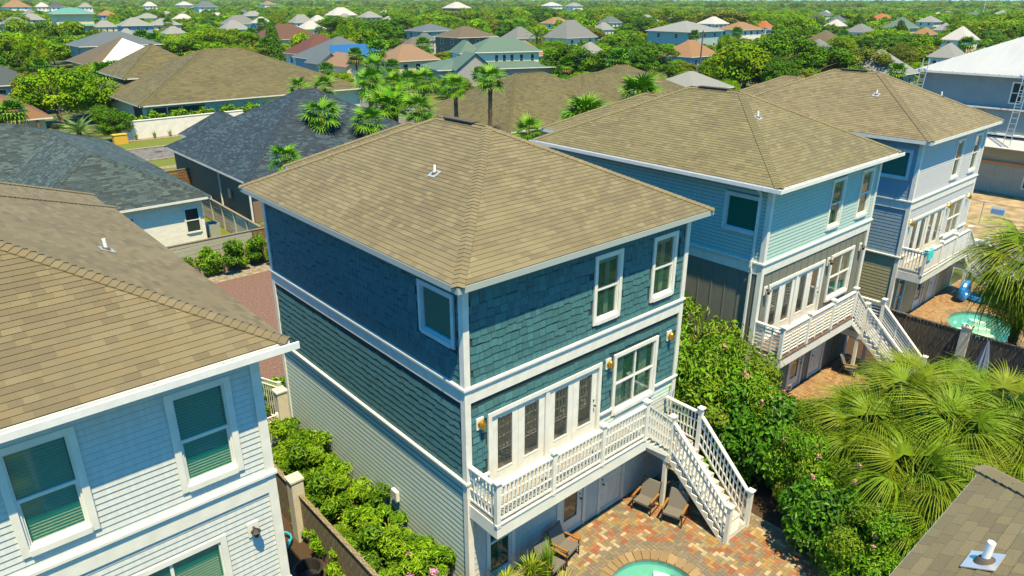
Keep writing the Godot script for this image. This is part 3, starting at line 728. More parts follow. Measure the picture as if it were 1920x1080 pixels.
func build_far() -> void:
	rng.seed = 61
	for f in FAR:
		cottage(f[0], f[1], f[2], f[3], f[4], f[5], f[6], f[7])
	# the many small roofs between the trees farther out
	var roofs := [["pale", "pale grey"], ["white", "white"], ["grey", "grey"], ["tan", "tan"], ["slate", "blue grey"], ["pale", "pale grey"], ["white", "white"], ["peach", "peach"]]
	var made := 0
	for n in 600:
		if made >= 46: break
		var dist := 190.0 * pow(4.2, r01())
		var ang := 0.7207 - 0.62 + 1.24 * pow(r01(), 1.5)
		var x := CAM.x + sin(ang) * dist
		var z := CAM.z - cos(ang) * dist
		var bad := false
		for q in keep_out:
			var hd := Vector2(q.x - CAM.x, q.y - CAM.z)
			var td := Vector2(x - CAM.x, z - CAM.z)
			if Vector2(q.x - x, q.y - z).length() < q.z + 12.0 or absf(hd.angle_to(td)) * hd.length() < q.z * 0.8 + 4.0 and absf(hd.length() - td.length()) < 60: bad = true
		if bad: continue
		var r: Array = roofs[rng.randi() % roofs.size()]
		cottage(whereabouts("small " + r[1] + " roofed house", x, z), x, z, rr(8.0, 12.5), rr(3.2, 5.8), rr(2.4, 3.6), r[0], ["white", "cream", "white", "blue"][rng.randi() % 4])
		made += 1

func build_trees() -> void:
	var protos := {}
	var kinds := {"broadleaf_tree": [100, 101, 102, 103, 104, 106], "dark_tree": [104], "conifer": [105]}
	for k in kinds:
		protos[k] = []
		for s in kinds[k]: protos[k].append(tree_proto(k, s))
	var wide := {"broadleaf_tree": 5.6, "dark_tree": 5.0, "conifer": 3.0}
	var high := {"broadleaf_tree": 8.6, "dark_tree": 9.4, "conifer": 9.9}
	var look := {"broadleaf_tree": "round green broadleaf tree", "dark_tree": "dark green dense tree", "conifer": "dark narrow conifer"}
	rng.seed = 71
	var i := 0
	for t in TREES:
		var k: String = t[0]
		place_tree(protos[k][i % protos[k].size()], k, look[k], t[1], t[2], t[3] / high[k], t[4] * 1.15 / wide[k], "trees among the houses")
		i += 1
	var pp := [far_palm_proto(111), far_palm_proto(112)]
	for t in PALMS:
		var o := copy_thing(pp[i % 2], "fan_palm", whereabouts("fan palm", t[0], t[1]), Vector3(t[0], t[2] - 5.7 * t[3] / 1.9, t[1]), rr(0, TAU), Vector3.ONE * (t[3] / 1.9), "palms among the far houses")
		o.set_meta("category", "palm")
		i += 1
	# a feather palm before the long grey roof, a cycad at the left
	var fe := thing("feather_palm", "feather palm with long drooping fronds before the long low grey roof", "palm", Vector3(155.0, 0, -163.0))
	var tr := MB.new()
	tr.cyl(Vector3.ZERO, Vector3(0, 5.0, 0), 0.4, 0.3, 8, Color(0.13, 0.09, 0.05))
	putb(fe, "trunk", tr, M.trunk)
	var ff := feather_frond(3.6, 16, Color(0.09, 0.18, 0.02))
	for j in 26:
		put(fe, "frond", ff, M.palm, Transform3D(Basis(Vector3.UP, j * 2.39996) * Basis(Vector3.BACK, lerpf(1.2, -0.4, j / 26.0)), Vector3(0, 5.0, 0)))
	var cy := thing("cycad", "pale green cycad behind the blue grey mottled roof", "cycad", Vector3(8.3, 0, -84.0))
	tr = MB.new()
	tr.cyl(Vector3.ZERO, Vector3(0, 0.8, 0), 0.3, 0.25, 8, Color(0.13, 0.09, 0.05))
	putb(cy, "trunk", tr, M.trunk)
	ff = feather_frond(2.4, 14, Color(0.16, 0.27, 0.09))
	for j in 26:
		put(cy, "frond", ff, M.palm, Transform3D(Basis(Vector3.UP, j * 2.39996) * Basis(Vector3.BACK, lerpf(1.3, 0.1, j / 26.0)), Vector3(0, 0.8, 0)))
	for p in [[1.9, -78.9, 4.0], [0.2, -80.4, 3.6]]:
		var o := copy_thing(pp[0], "fan_palm", "fan palm with yellowed skirt at the left edge, " + ("nearer" if p[2] > 3.8 else "farther") + " one", Vector3(p[0], p[2] - 5.0, p[1]), rr(0, TAU), Vector3.ONE * 0.9, "palms at the left edge")
		o.set_meta("category", "palm")
	# trees all the way to the horizon: the nearest are things, the rest one wood
	rng.seed = 81
	var wood := []
	for n in 19000:
		var dist := 118.0 * pow(38.0, r01())
		var ang := 0.7207 + rr(-0.78, 0.78)
		var x := CAM.x + sin(ang) * dist
		var z := CAM.z - cos(ang) * dist
		if z > -75 and z < -62 and x < 240: continue
		if x > 44 and x < 55 and z > -195 and z < -60: continue
		var rad := rr(2.6, 5.6) * (1.0 if dist < 300 else (1.25 if dist < 900 else 2.6))
		var hh := rr(3.4, 6.0) if r01() < 0.75 else rr(6.0, 9.0)
		if dist > 520: hh = rr(4.5, 8.5)
		if dist > 1300: hh = rr(9.0, 14.0) if dist < 2200 else rr(14.0, 20.0)
		var bad := false
		var shadow := false
		for q in keep_out:
			var dx: float = x - q.x
			var dz: float = z - q.y
			if dx * dx + dz * dz < pow(q.z + rad * 0.75, 2): bad = true
			# in front of a house as the camera sees it: keep it low
			var hd := Vector2(q.x - CAM.x, q.y - CAM.z)
			var td := Vector2(x - CAM.x, z - CAM.z)
			var back := hd.length() - td.length()
			if back > 0 and back < 60 and absf(hd.angle_to(td)) * hd.length() < q.z * 0.9 + rad: shadow = true
		if bad: continue
		if shadow: hh = minf(hh, rr(2.2, 3.4))
		if shadow: rad = minf(rad, 2.8)
		var crowd := false
		if dist < 420:
			for w in wood:
				if absf(w[1] - x) < (w[4] + rad) * 0.85 and absf(w[2] - z) < (w[4] + rad) * 0.85:
					crowd = true
					break
		if crowd: continue
		wood.append([dist, x, z, hh, rad])
	wood.sort_custom(func(a, b): return a[0] < b[0])
	var mm := [[], [], [], []]
	for n in wood.size():
		var w: Array = wood[n]
		var k := "dark_tree" if r01() < 0.22 else "broadleaf_tree"
		if n < 200:
			if r01() < 0.14:
				var o := copy_thing(pp[n % 2], "fan_palm", whereabouts("fan palm", w[1], w[2]), Vector3(w[1], -0.06 * w[3] - 2.6, w[2]), rr(0, TAU), Vector3.ONE * rr(1.0, 1.35), "palms among the far houses")
				o.set_meta("category", "palm")
			else:
				place_tree(protos[k][n % protos[k].size()], k, look[k], w[1], w[2], w[3] / high[k], w[4] / wide[k], "trees among the houses")
		else:
			var q := 3 if k == "dark_tree" else n % 3
			mm[q].append(Transform3D(Basis(Vector3.UP, rr(0, TAU)).scaled(Vector3(w[4] / 5.4, w[3] / 8.8, w[4] / 5.4)), Vector3(w[1], 0, w[2])))
	for q in 4:
		rng.seed = 90 + q
		var pal: Array = [OAK, OAK2, OAK, DARK + [OAK[2]]][q]
		var b := crown(Vector3(5.0, 3.2, 5.0), Vector3(0, 5.0, 0), 34, 2600, 0.4, pal, 0.6, -0.5, 0.15, 0.5)
		b.cyl(Vector3.ZERO, Vector3(0, 5, 0), 0.3, 0.2, 5, Color(0.09, 0.07, 0.05))
		var m := MultiMesh.new()
		m.transform_format = MultiMesh.TRANSFORM_3D
		m.use_colors = true
		m.mesh = b.mesh()
		m.instance_count = mm[q].size()
		for n in mm[q].size():
			m.set_instance_transform(n, mm[q][n])
			var kk := rr(0.62, 1.25)
			m.set_instance_color(n, Color(kk * rr(0.75, 1.25), kk, kk * rr(0.7, 1.5)))
		var node := MultiMeshInstance3D.new()
		node.name = ["woodland", "yellow_green_woodland", "mixed_woodland", "dark_woodland"][q]
		node.multimesh = m
		node.material_override = M.leaf_far
		add_child(node)
		tag(node, ["broadleaf woodland stretching to the horizon", "yellow green woodland scattered to the horizon", "mixed green woodland scattered to the horizon", "dark green trees scattered through the far woods"][q], "woodland", "", "stuff")
	for k in protos:
		for p in protos[k]: p.free()
	for p in pp: p.free()

func place_tree(proto: Node3D, kind: String, look: String, x: float, z: float, sy: float, sx: float, group: String) -> void:
	var o := copy_thing(proto, kind, whereabouts(("tall " if sy > 0.95 else "low " if sy < 0.55 else "small " if sx < 0.7 else "broad " if sx > 1.2 else "") + look, x, z), Vector3(x, 0, z), rr(0, TAU), Vector3(sx, sy, sx), group)
	o.set_meta("category", "tree")
# ---------------------------------------------------------------- parts of the row houses
func face_t(o: Vector3, u: Vector3, n: Vector3) -> Transform3D:
	return Transform3D(Basis(u, Vector3.UP, n), o)

func cut(a: float, b: float, y0: float, y1: float, holes: Array) -> Array:  # free spans of a..b beside the holes that y0..y1 meets
	var spans := [[a, b]]
	for h in holes:
		if minf(y1, h[3]) - maxf(y0, h[1]) < 0.02:
			continue
		var nxt := []
		for s in spans:
			if h[0] > s[0]: nxt.append([s[0], minf(s[1], h[0])])
			if h[2] < s[1]: nxt.append([maxf(s[0], h[2]), s[1]])
		spans = nxt.filter(func(s): return s[1] - s[0] > 0.03)
	return spans

func wall_panel(house: Node3D, called: String, t: Transform3D, length: float, y0: float, y1: float, holes: Array, mat: Material, thick := 0.14) -> MeshInstance3D:
	var ys := [y0, y1]
	for h in holes:
		for k in [1, 3]:
			if h[k] > y0 and h[k] < y1: ys.append(h[k])
	ys.sort()
	var b := MB.new()
	for i in ys.size() - 1:
		if ys[i + 1] - ys[i] < 0.005: continue
		for s in cut(0.0, length, ys[i], ys[i + 1], holes):
			b.box(Vector3(s[0], ys[i], -thick), Vector3(s[1], ys[i + 1], 0))
	return putb(house, called, b, mat, t)

func lap(wall: Node3D, length: float, y0: float, y1: float, holes: Array, e: float, mat: Material, called := "board", joined := false, butt := 0.02, gap := 0.02) -> void:
	var all := MB.new()
	var y := y0
	while y < y1 - 0.05:
		var top := minf(y + e - gap, y1)
		for s in cut(0.0, length, y, y + e, holes):
			var b := all if joined else MB.new()
			var x0: float = s[0] + 0.002
			var x1: float = s[1] - 0.002
			b.hexa([Vector3(x0, y, butt), Vector3(x1, y, butt), Vector3(x1, y, 0.001), Vector3(x0, y, 0.001), Vector3(x0, top, 0.006), Vector3(x1, top, 0.006), Vector3(x1, top, 0.001), Vector3(x0, top, 0.001)])
			if not joined:
				putb(wall, called, b, mat)
		y += e
	if joined:
		stuff(putb(wall, called + "s", all, mat))

func shake_meshes() -> Array:
	var out := []
	for w in [0.15, 0.2, 0.26]:
		var b := MB.new()
		b.hexa([Vector3(0, 0, 0.024), Vector3(w, 0, 0.024), Vector3(w, 0, 0.001), Vector3(0, 0, 0.001), Vector3(0, 0.188, 0.008), Vector3(w, 0.188, 0.008), Vector3(w, 0.188, 0.001), Vector3(0, 0.188, 0.001)])
		out.append([w, b.mesh()])
	return out

func shakes(pieces: Array, wall: Node3D, length: float, y0: float, y1: float, holes: Array, mat: String, rest: MB) -> void:
	var e := 0.205
	var y := y0
	while y < y1 - 0.04:
		for s in cut(0.0, length, y, y + e, holes):
			var u: float = s[0] + rr(-0.15, 0.0)
			while u < s[1] - 0.01:
				var k := rng.randi() % 3
				var w: float = [0.15, 0.2, 0.26][k]
				var dy := rr(-0.022, 0.022) if y > y0 + 0.05 else rr(0.0, 0.02)
				var lo := maxf(u, s[0])
				var hi := minf(u + w, s[1])
				var tone := rng.randi() % 5
				var last := y + e > y1 - 0.05
				if lo == u and hi == u + w and not last:
					pieces.append([(house_xf(wall) * Vector3(u, y, 0)).distance_to(CAM), k, Vector3(u + 0.002, y + dy, 0.0), mat + str(tone), wall])
				elif hi - lo > 0.02:
					var top := y1 if last else y + dy + 0.188
					rest.hexa([Vector3(lo, y + dy, 0.024), Vector3(hi, y + dy, 0.024), Vector3(hi, y + dy, 0.001), Vector3(lo, y + dy, 0.001), Vector3(lo, top, 0.009), Vector3(hi, top, 0.009), Vector3(hi, top, 0.001), Vector3(lo, top, 0.001)], Color(0.95, 0.95, 0.95))
				u += w + 0.009
		y += e

func house_xf(o: Node3D) -> Transform3D:
	return (o.get_parent() as Node3D).transform * o.transform if o.get_parent() != self else o.transform

func trim_frame(b: MB, r: Array, w: float, z0: float, z1: float, sill := 0.03) -> void:  # a frame inside the rectangle r
	b.box(Vector3(r[0], r[1], z0), Vector3(r[0] + w, r[3], z1))
	b.box(Vector3(r[2] - w, r[1], z0), Vector3(r[2], r[3], z1))
	b.box(Vector3(r[0] + w, r[3] - w, z0), Vector3(r[2] - w, r[3], z1 - 0.002))
	b.box(Vector3(r[0] + w, r[1], z0), Vector3(r[2] - w, r[1] + w, z1 + sill))

func window(house: Node3D, t: Transform3D, r: Array, kind: String, pane := "glass", trim := "white") -> void:
	var w := 0.115
	var b := MB.new()
	trim_frame(b, r, w, -0.02, 0.05)
	var win := putb(house, "window", b, M[trim], t)
	var q := [r[0] + w, r[1] + w, r[2] - w, r[3] - w]
	var s := MB.new()
	trim_frame(s, q, 0.035, -0.075, 0.012, 0.0)
	var mid: float = (q[1] + q[3]) / 2
	if kind != "fixed":
		s.box(Vector3(q[0] + 0.035, mid - 0.025, -0.07), Vector3(q[2] - 0.035, mid + 0.025, 0.006))
		trim_frame(s, [q[0] + 0.036, q[1] + 0.036, q[2] - 0.036, mid - 0.026], 0.025, -0.06, -0.015, 0.0)
	var xm: float = (q[0] + q[2]) / 2
	if kind == "double":
		s.box(Vector3(xm - 0.03, q[1] + 0.035, -0.066), Vector3(xm + 0.03, q[3] - 0.035, 0.003))
	putb(win, "sash", s, M[trim])
	var g := MB.new()
	if kind == "fixed":
		bx(win, "pane", Vector3(q[0] + 0.03, q[1] + 0.03, -0.042), Vector3(q[2] - 0.03, q[3] - 0.03, -0.036), M[pane])
	else:
		for span in ([[q[0], xm], [xm, q[2]]] if kind == "double" else [[q[0], q[2]]]):
			bx(win, "pane", Vector3(span[0] + 0.03, q[1] + 0.03, -0.052), Vector3(span[1] - 0.03, mid - 0.025, -0.046), M[pane])
			bx(win, "pane", Vector3(span[0] + 0.03, mid + 0.025, -0.034), Vector3(span[1] - 0.03, q[3] - 0.03, -0.028), M[pane])
	if house.has_meta("blinds") and kind != "fixed":
		var y: float = q[1] + 0.05
		var sl := MB.new()
		sl.hexa([Vector3(q[0] + 0.05, -0.012, -0.085), Vector3(q[2] - 0.05, -0.012, -0.085), Vector3(q[2] - 0.05, 0.008, -0.13), Vector3(q[0] + 0.05, 0.008, -0.13), Vector3(q[0] + 0.05, -0.008, -0.085), Vector3(q[2] - 0.05, -0.008, -0.085), Vector3(q[2] - 0.05, 0.012, -0.13), Vector3(q[0] + 0.05, 0.012, -0.13)])
		var slat := sl.mesh()
		while y < q[3] - 0.04:
			put(win, "blind_slat", slat, M.blind, Transform3D(Basis.IDENTITY, Vector3(0, y, 0)))
			y += 0.058
	elif house.has_meta("curtains") and kind != "fixed":
		for side in ([0.62] if kind == "single" else [0.12, 0.74]):
			var c := MB.new()
			var wd: float = (q[2] - q[0]) * 0.24
			var x0: float = q[0] + (q[2] - q[0]) * side
			for i in 7:
				var xa := x0 + wd * i / 7.0
				c.quad(Vector3(xa, q[1], -0.2 - 0.05 * (i % 2)), Vector3(xa + wd / 7, q[1], -0.2 - 0.05 * ((i + 1) % 2)), Vector3(xa + wd / 7, q[3], -0.2 - 0.05 * ((i + 1) % 2)), Vector3(xa, q[3], -0.2 - 0.05 * (i % 2)))
			putb(win, "curtain", c, M.curtain)
		bx(win, "roller_blind", Vector3(q[0] + 0.03, q[3] - 0.2, -0.13), Vector3(q[2] - 0.03, q[3], -0.12), M.curtain)

func door_leaf(door: Node3D, u0: float, u1: float, y0: float, y1: float, glazed: bool, mat: Material, st := 0.2) -> void:
	var b := MB.new()
	if glazed:
		var q := [u0, y0, u1, y1]
		b.box(Vector3(q[0], q[1], -0.06), Vector3(q[0] + st, q[3], -0.015))
		b.box(Vector3(q[2] - st, q[1], -0.06), Vector3(q[2], q[3], -0.015))
		b.box(Vector3(q[0] + st, q[3] - 0.14, -0.06), Vector3(q[2] - st, q[3], -0.016))
		b.box(Vector3(q[0] + st, q[1], -0.06), Vector3(q[2] - st, q[1] + 0.36, -0.016))
		trim_frame(b, [q[0] + st - 0.02, q[1] + 0.34, q[2] - st + 0.02, q[3] - 0.12], 0.03, -0.02, -0.004, 0.0)
	else:
		b.box(Vector3(u0, y0, -0.06), Vector3(u1, y1, -0.02))
		for k in [[0.12, 0.45], [0.52, 0.92]]:
			for s in [[0.14, 0.47], [0.53, 0.86]]:
				var d := u1 - u0
				var h := y1 - y0
				trim_frame(b, [u0 + d * s[0], y0 + h * k[0], u0 + d * s[1], y0 + h * k[1]], 0.035, -0.022, -0.008, 0.0)
	putb(door, "door_leaf", b, mat)
	if glazed:
		bx(door, "pane", Vector3(u0 + st, y0 + 0.36, -0.042), Vector3(u1 - st, y1 - 0.14, -0.036), M.glass_clear)

func knob(door: Node3D, u: float, y: float) -> void:
	var b := MB.new()
	b.cyl(Vector3(u, y, -0.02), Vector3(u, y, 0.05), 0.012, 0.012, 6)
	b.cyl(Vector3(u, y, 0.035), Vector3(u, y, 0.075), 0.034, 0.028, 8)
	b.box(Vector3(u - 0.02, y + 0.12, -0.02), Vector3(u + 0.02, y + 0.18, 0.0))
	putb(door, "handle", b, M.iron)

func wall_lamp(house: Node3D, t: Transform3D, u: float, y: float, style: String) -> void:
	var lamp := bx(house, "wall_lamp", Vector3(u - 0.11, y - 0.16, 0.0), Vector3(u + 0.11, y + 0.16, 0.035), M.white, t)
	lamp.transform = t
	lamp.mesh = ArrayMesh.new()
	var b := MB.new()
	b.box(Vector3(u - 0.11, y - 0.16, 0.02), Vector3(u + 0.11, y + 0.16, 0.05))
	lamp.mesh = b.mesh()
	var g := MB.new()
	var c := Vector3(u, y, 0.13)
	if style == "brass":  # a bulkhead lamp: oval glass in a brass cage
		for i in 6:
			var a0 := -PI / 2 + PI * i / 6.0
			var a1 := -PI / 2 + PI * (i + 1) / 6.0
			g.cyl(c + Vector3(0, sin(a0) * 0.12, 0), c + Vector3(0, sin(a1) * 0.12, 0), maxf(cos(a0) * 0.07, 0.004), maxf(cos(a1) * 0.07, 0.004), 10)
		for k in 4:
			var ang := PI * k / 4.0
			for i in 8:
				var a0 := -PI / 2 + PI * i / 8.0
				var a1 := -PI / 2 + PI * (i + 1) / 8.0
				var d := Vector3(cos(ang), 0, sin(ang))
				g.bar(c + d * cos(a0) * 0.09 + Vector3(0, sin(a0) * 0.14, 0), c + d * cos(a1) * 0.09 + Vector3(0, sin(a1) * 0.14, 0), 0.012, 0.012)
		g.cyl(Vector3(u, y, 0.05), Vector3(u, y, 0.08), 0.085, 0.075, 12)
		putb(lamp, "brass_cage", g, M.brass)
	else:
		g.cyl(Vector3(u, y + 0.05, 0.05), Vector3(u, y + 0.08, 0.16), 0.02, 0.02, 6)
		g.cyl(Vector3(u, y + 0.09, 0.17), Vector3(u, y + 0.02, 0.17), 0.03, 0.1, 10)
		g.cyl(Vector3(u, y + 0.02, 0.17), Vector3(u, y - 0.1, 0.17), 0.06, 0.045, 10)
		putb(lamp, "lantern", g, M.iron)

# ---------------------------------------------------------------- shingled roofs
const TAN := [Color(0.1835, 0.1591, 0.08556), Color(0.1632, 0.1405, 0.07557), Color(0.2042, 0.1808, 0.1008), Color(0.1713, 0.1519, 0.08518), Color(0.1506, 0.1302, 0.07306), Color(0.1931, 0.1649, 0.08751)]
const BLUEGREY := [Color(0.03927, 0.0675, 0.07125), Color(0.02678, 0.0475, 0.05225), Color(0.05355, 0.0875, 0.08787), Color(0.03213, 0.0575, 0.06175), Color(0.06783, 0.1075, 0.1045), Color(0.02142, 0.0375, 0.04038)]
const NAVY := [Color(0.0161, 0.03787, 0.06056), Color(0.01104, 0.02612, 0.04418), Color(0.0253, 0.05551, 0.08194), Color(0.0184, 0.04245, 0.06769), Color(0.0391, 0.07511, 0.1033), Color(0.01288, 0.02939, 0.04702)]
const DRAB := [Color(0.1238, 0.1105, 0.04271), Color(0.107, 0.09509, 0.03714), Color(0.1408, 0.1258, 0.05014), Color(0.1155, 0.1043, 0.04271), Color(0.0929, 0.08282, 0.03343), Color(0.1323, 0.1165, 0.04457)]
var wear := FastNoiseLite.new()
var by_tone := [4, 1, 3, 0, 5, 2]
const TABW := [0.2, 0.27, 0.34]
var brown: ArrayMesh

func tab_mesh(k: int, e: float) -> ArrayMesh:
	var b := MB.new()
	tab(b, Transform3D.IDENTITY, 0.0, TABW[k], 0.0, TABW[k], e, Color.WHITE)
	return b.mesh()

func tab(b: MB, t: Transform3D, a0: float, a1: float, c0: float, c1: float, e: float, col: Color) -> void:
	var p := [t * Vector3(a0, 0, 0.018), t * Vector3(a1, 0, 0.018), t * Vector3(c1, e + 0.012, 0.005), t * Vector3(c0, e + 0.012, 0.005)]
	b.quad(p[0], p[1], p[2], p[3], col)
	b.quad(t * Vector3(a0, 0, 0.0), t * Vector3(a1, 0, 0.0), p[1], p[0], col)
	b.tri(t * Vector3(a0, 0, 0.0), p[0], p[3], col)
	b.tri(p[1], t * Vector3(a1, 0, 0.0), p[2], col)

# items: [distance, width kind, transform, tone]; what is cut by a hip goes to rest at once
func shingle_face(items: Array, rest: MB, at: Vector3, p0: Vector3, u: Vector3, v: Vector3, n: Vector3, length: float, slope_len: float, k: float, pal: Array, e := 0.143, wide := 1.0, k2 := -9.0) -> void:
	if k2 < -8.0: k2 = k
	var rows := int(slope_len / e) + 1
	for i in rows:
		var v0 := i * e
		var v1 := minf(v0 + e, slope_len)
		if v1 - v0 < 0.02: break
		var x := v0 * k - rr(0.0, 0.4) * wide
		var end0 := length - v0 * k2
		var end1 := length - v1 * k2
		var t := Transform3D(Basis(u, v, n), p0 + v * v0)
		while x < end0:
			var kind := rng.randi() % 3
			var w: float = TABW[kind] * wide
			var a0 := maxf(x, v0 * k)
			var a1 := minf(x + w - 0.004, end0)
			var c0 := maxf(x, v1 * k)
			var c1 := minf(x + w - 0.004, end1)
			var spot := at + p0 + u * x + v * v0
			var patch := wear.get_noise_3dv(spot * 1.0) + 0.6 * wear.get_noise_3d(spot.x * 4.0, spot.y * 0.6, spot.z * 4.0)
			var tone: int = rng.randi() % 6 if r01() < 0.62 else by_tone[clampi(int(3.0 + patch * 7.0), 0, 5)]
			if a1 > a0 + 0.005:
				if a0 == x and c0 == x and a1 == x + w - 0.004 and c1 == a1:
					items.append([(at + p0 + u * x + v * v0).distance_squared_to(CAM), kind, Transform3D(t.basis, t * Vector3(x, 0, 0)), tone, wide, e])
				else:
					if c1 < c0:
						var m := (a0 + a1) / 2
						c0 = m
						c1 = m
					tab(rest, t, a0, a1, c0, c1, e, shade(pal[tone], rr(0.94, 1.06) * (1.0 + 0.24 * patch)))
			x += w

func shed_tabs(parent: Node3D, items: Array, rest: MB, pal: Array, key: String, singly: int) -> void:
	items.sort_custom(func(a, b): return a[0] < b[0])
	if tabs.is_empty():
		for k in 3: tabs.append(tab_mesh(k, 0.143))
	for i in items.size():
		var it: Array = items[i]
		if i < singly:
			put(parent, "shingle", tabs[it[1]], M[key + str(it[3])], it[2])
		else:
			var w: float = TABW[it[1]] * it[4] - 0.004
			tab(rest, it[2], 0.0, w, 0.0, w, it[5], shade(pal[it[3]], rr(0.94, 1.06)))
	stuff(putb(parent, "shingles", rest, M.shingle))

func caps(parent: Node3D, a: Vector3, b: Vector3, drop: float, pal: Array, key: String, singly: bool, wide := 0.15) -> void:
	var d := b - a
	var n := int(d.length() / 0.145)
	var x := d.normalized()
	var z := x.cross(Vector3.UP).normalized()
	var y := z.cross(x)
	var one := MB.new()
	var q := func(xx: float, zz: float, lift: float) -> Vector3: return Vector3(xx, lift - absf(zz) * drop, zz)
	for s in [-1.0, 1.0]:
		var p := [q.call(0, 0, 0.052), q.call(0, s * wide, 0.052), q.call(0.2, s * wide, 0.03), q.call(0.2, 0, 0.03)]
		if s > 0: p.reverse()
		one.quad(p[0], p[1], p[2], p[3])
		var e0: Vector3 = q.call(0, 0, 0.052)
		var e1: Vector3 = q.call(0, s * wide, 0.052)
		var dn := Vector3(0, -0.03, 0)
		if s < 0: one.quad(e0, e0 + dn, e1 + dn, e1)
		else: one.quad(e1, e1 + dn, e0 + dn, e0)
		var f1: Vector3 = q.call(0.2, s * wide, 0.03)
		if s < 0: one.quad(e1, e1 + dn, f1 + dn, f1)
		else: one.quad(f1, f1 + dn, e1 + dn, e1)
	var m := one.mesh()
	var joined := MB.new()
	for i in n:
		var t := Transform3D(Basis(x, y, z), a + x * (i * d.length() / n))
		var tone := [0, 2, 5, 3, 0][rng.randi() % 5] as int
		if singly:
			put(parent, "ridge_cap", m, M[key + str(tone)], t)
		else:
			for k in range(0, one.v.size(), 3):
				joined.tri(t * one.v[k], t * one.v[k + 2], t * one.v[k + 1], pal[tone])
	if not singly:
		stuff(putb(parent, "ridge_caps", joined, M.shingle))

# a hip roof over x0..x1, z0..z1 (z1 the front), edge at height y; returns the ends of its ridge
func hip_roof(house: Node3D, called: String, x0: float, x1: float, z0: float, z1: float, y: float, pitch: float, pal: Array, key: String, singly: int, cap_singly: Array, gutters := false, e := 0.143, wide := 1.0, fascia := "white", plain := false) -> Array:
	var wx := x1 - x0
	var wz := z1 - z0
	var half := minf(wx, wz) / 2
	var top := y + half * pitch
	var ra := Vector3(x0 + half, top, (z0 + z1) / 2) if wx > wz else Vector3((x0 + x1) / 2, top, z0 + half)
	var rb := Vector3(x1 - half, top, (z0 + z1) / 2) if wx > wz else Vector3((x0 + x1) / 2, top, z1 - half)
	var c := [Vector3(x0, y, z1), Vector3(x1, y, z1), Vector3(x1, y, z0), Vector3(x0, y, z0)]  # front left, front right, back right, back left
	var b := MB.new()
	if wx > wz:
		b.quad(c[0], c[1], rb, ra); b.tri(c[1], c[2], rb); b.quad(c[2], c[3], ra, rb); b.tri(c[3], c[0], ra)
	else:
		b.tri(c[0], c[1], rb); b.quad(c[1], c[2], ra, rb); b.tri(c[2], c[3], ra); b.quad(c[3], c[0], rb, ra)
	b.quad(c[3] - Vector3(0, 0.02, 0), c[2] - Vector3(0, 0.02, 0), c[1] - Vector3(0, 0.02, 0), c[0] - Vector3(0, 0.02, 0))
	var roof := putb(house, called, b, M[key + "1"] if not plain else M[key])
	var f := MB.new()
	for i in 4:
		var p: Vector3 = c[i]
		var q: Vector3 = c[(i + 1) % 4]
		var d := (q - p).normalized()
		var o := d.cross(Vector3.UP)
		f.bar(p - d * 0.015 + o * 0.004 + Vector3(0, -0.085, 0), q + d * 0.015 + o * 0.004 + Vector3(0, -0.085, 0), 0.03, 0.15)
	f.box(Vector3(x0 + 0.02, y - 0.15, z0 + 0.02), Vector3(x1 - 0.02, y - 0.13, z1 - 0.02))
	putb(roof, "fascia", f, M[fascia])
	if plain:
		return [ra, rb]
	var items := []
	var rest := MB.new()
	var at := house.position
	var cs := cos(atan(pitch))
	var sn := sin(atan(pitch))
	var sl := half / cs
	var up := sn
	shingle_face(items, rest, at, c[0], Vector3.RIGHT, Vector3(0, sn, -cs), Vector3(0, cs, sn), wx, sl, cs, pal, e, wide)
	shingle_face(items, rest, at, c[1], Vector3.FORWARD, Vector3(-cs, sn, 0), Vector3(sn, cs, 0), wz, sl, cs, pal, e, wide)
	shingle_face(items, rest, at, c[2], Vector3.LEFT, Vector3(0, sn, cs), Vector3(0, cs, -sn), wx, sl, cs, pal, e, wide)
	shingle_face(items, rest, at, c[3], Vector3.BACK, Vector3(cs, sn, 0), Vector3(-sn, cs, 0), wz, sl, cs, pal, e, wide)
	shed_tabs(roof, items, rest, pal, key, singly)
	var hips := [[c[0], ra if wx > wz else rb], [c[1], rb], [c[2], rb if wx > wz else ra], [c[3], ra]]
	for i in 4:
		caps(roof, hips[i][0], hips[i][1], pitch * 0.7071, pal, key, i in cap_singly, 0.15 * wide)
	if ra.distance_to(rb) > 0.4:
		caps(roof, ra, rb, pitch, pal, key, 4 in cap_singly, 0.15 * wide)
	if gutters:
		for i in [0, 3]:  # front and left eave
			var p: Vector3 = c[i]
			var q: Vector3 = c[(i + 1) % 4]
			var d := (q - p).normalized()
			var o := d.cross(Vector3.UP)
			var g := MB.new()
			var z0v := Vector3(0, -0.02, 0)
			g.bar(p + o * 0.08 + Vector3(0, -0.14, 0) - d * 0.1, q + o * 0.08 + Vector3(0, -0.14, 0) + d * 0.1, 0.12, 0.012)
			g.bar(p + o * 0.14 + Vector3(0, -0.08, 0) - d * 0.14, q + o * 0.14 + Vector3(0, -0.08, 0) + d * 0.14, 0.016, 0.13)
			g.bar(p + o * 0.13 + z0v - d * 0.14, q + o * 0.13 + z0v + d * 0.14, 0.03, 0.012)
			putb(roof, "gutter", g, M.gutter)
			var k := 0.5
			while k < p.distance_to(q):
				rod(roof, "gutter_hanger", p + d * k + o * 0.0 + Vector3(0, -0.03, 0), p + d * k + o * 0.14 + Vector3(0, -0.03, 0), 0.02, 0.02, M.steel)
				k += 1.1
	return [ra, rb]

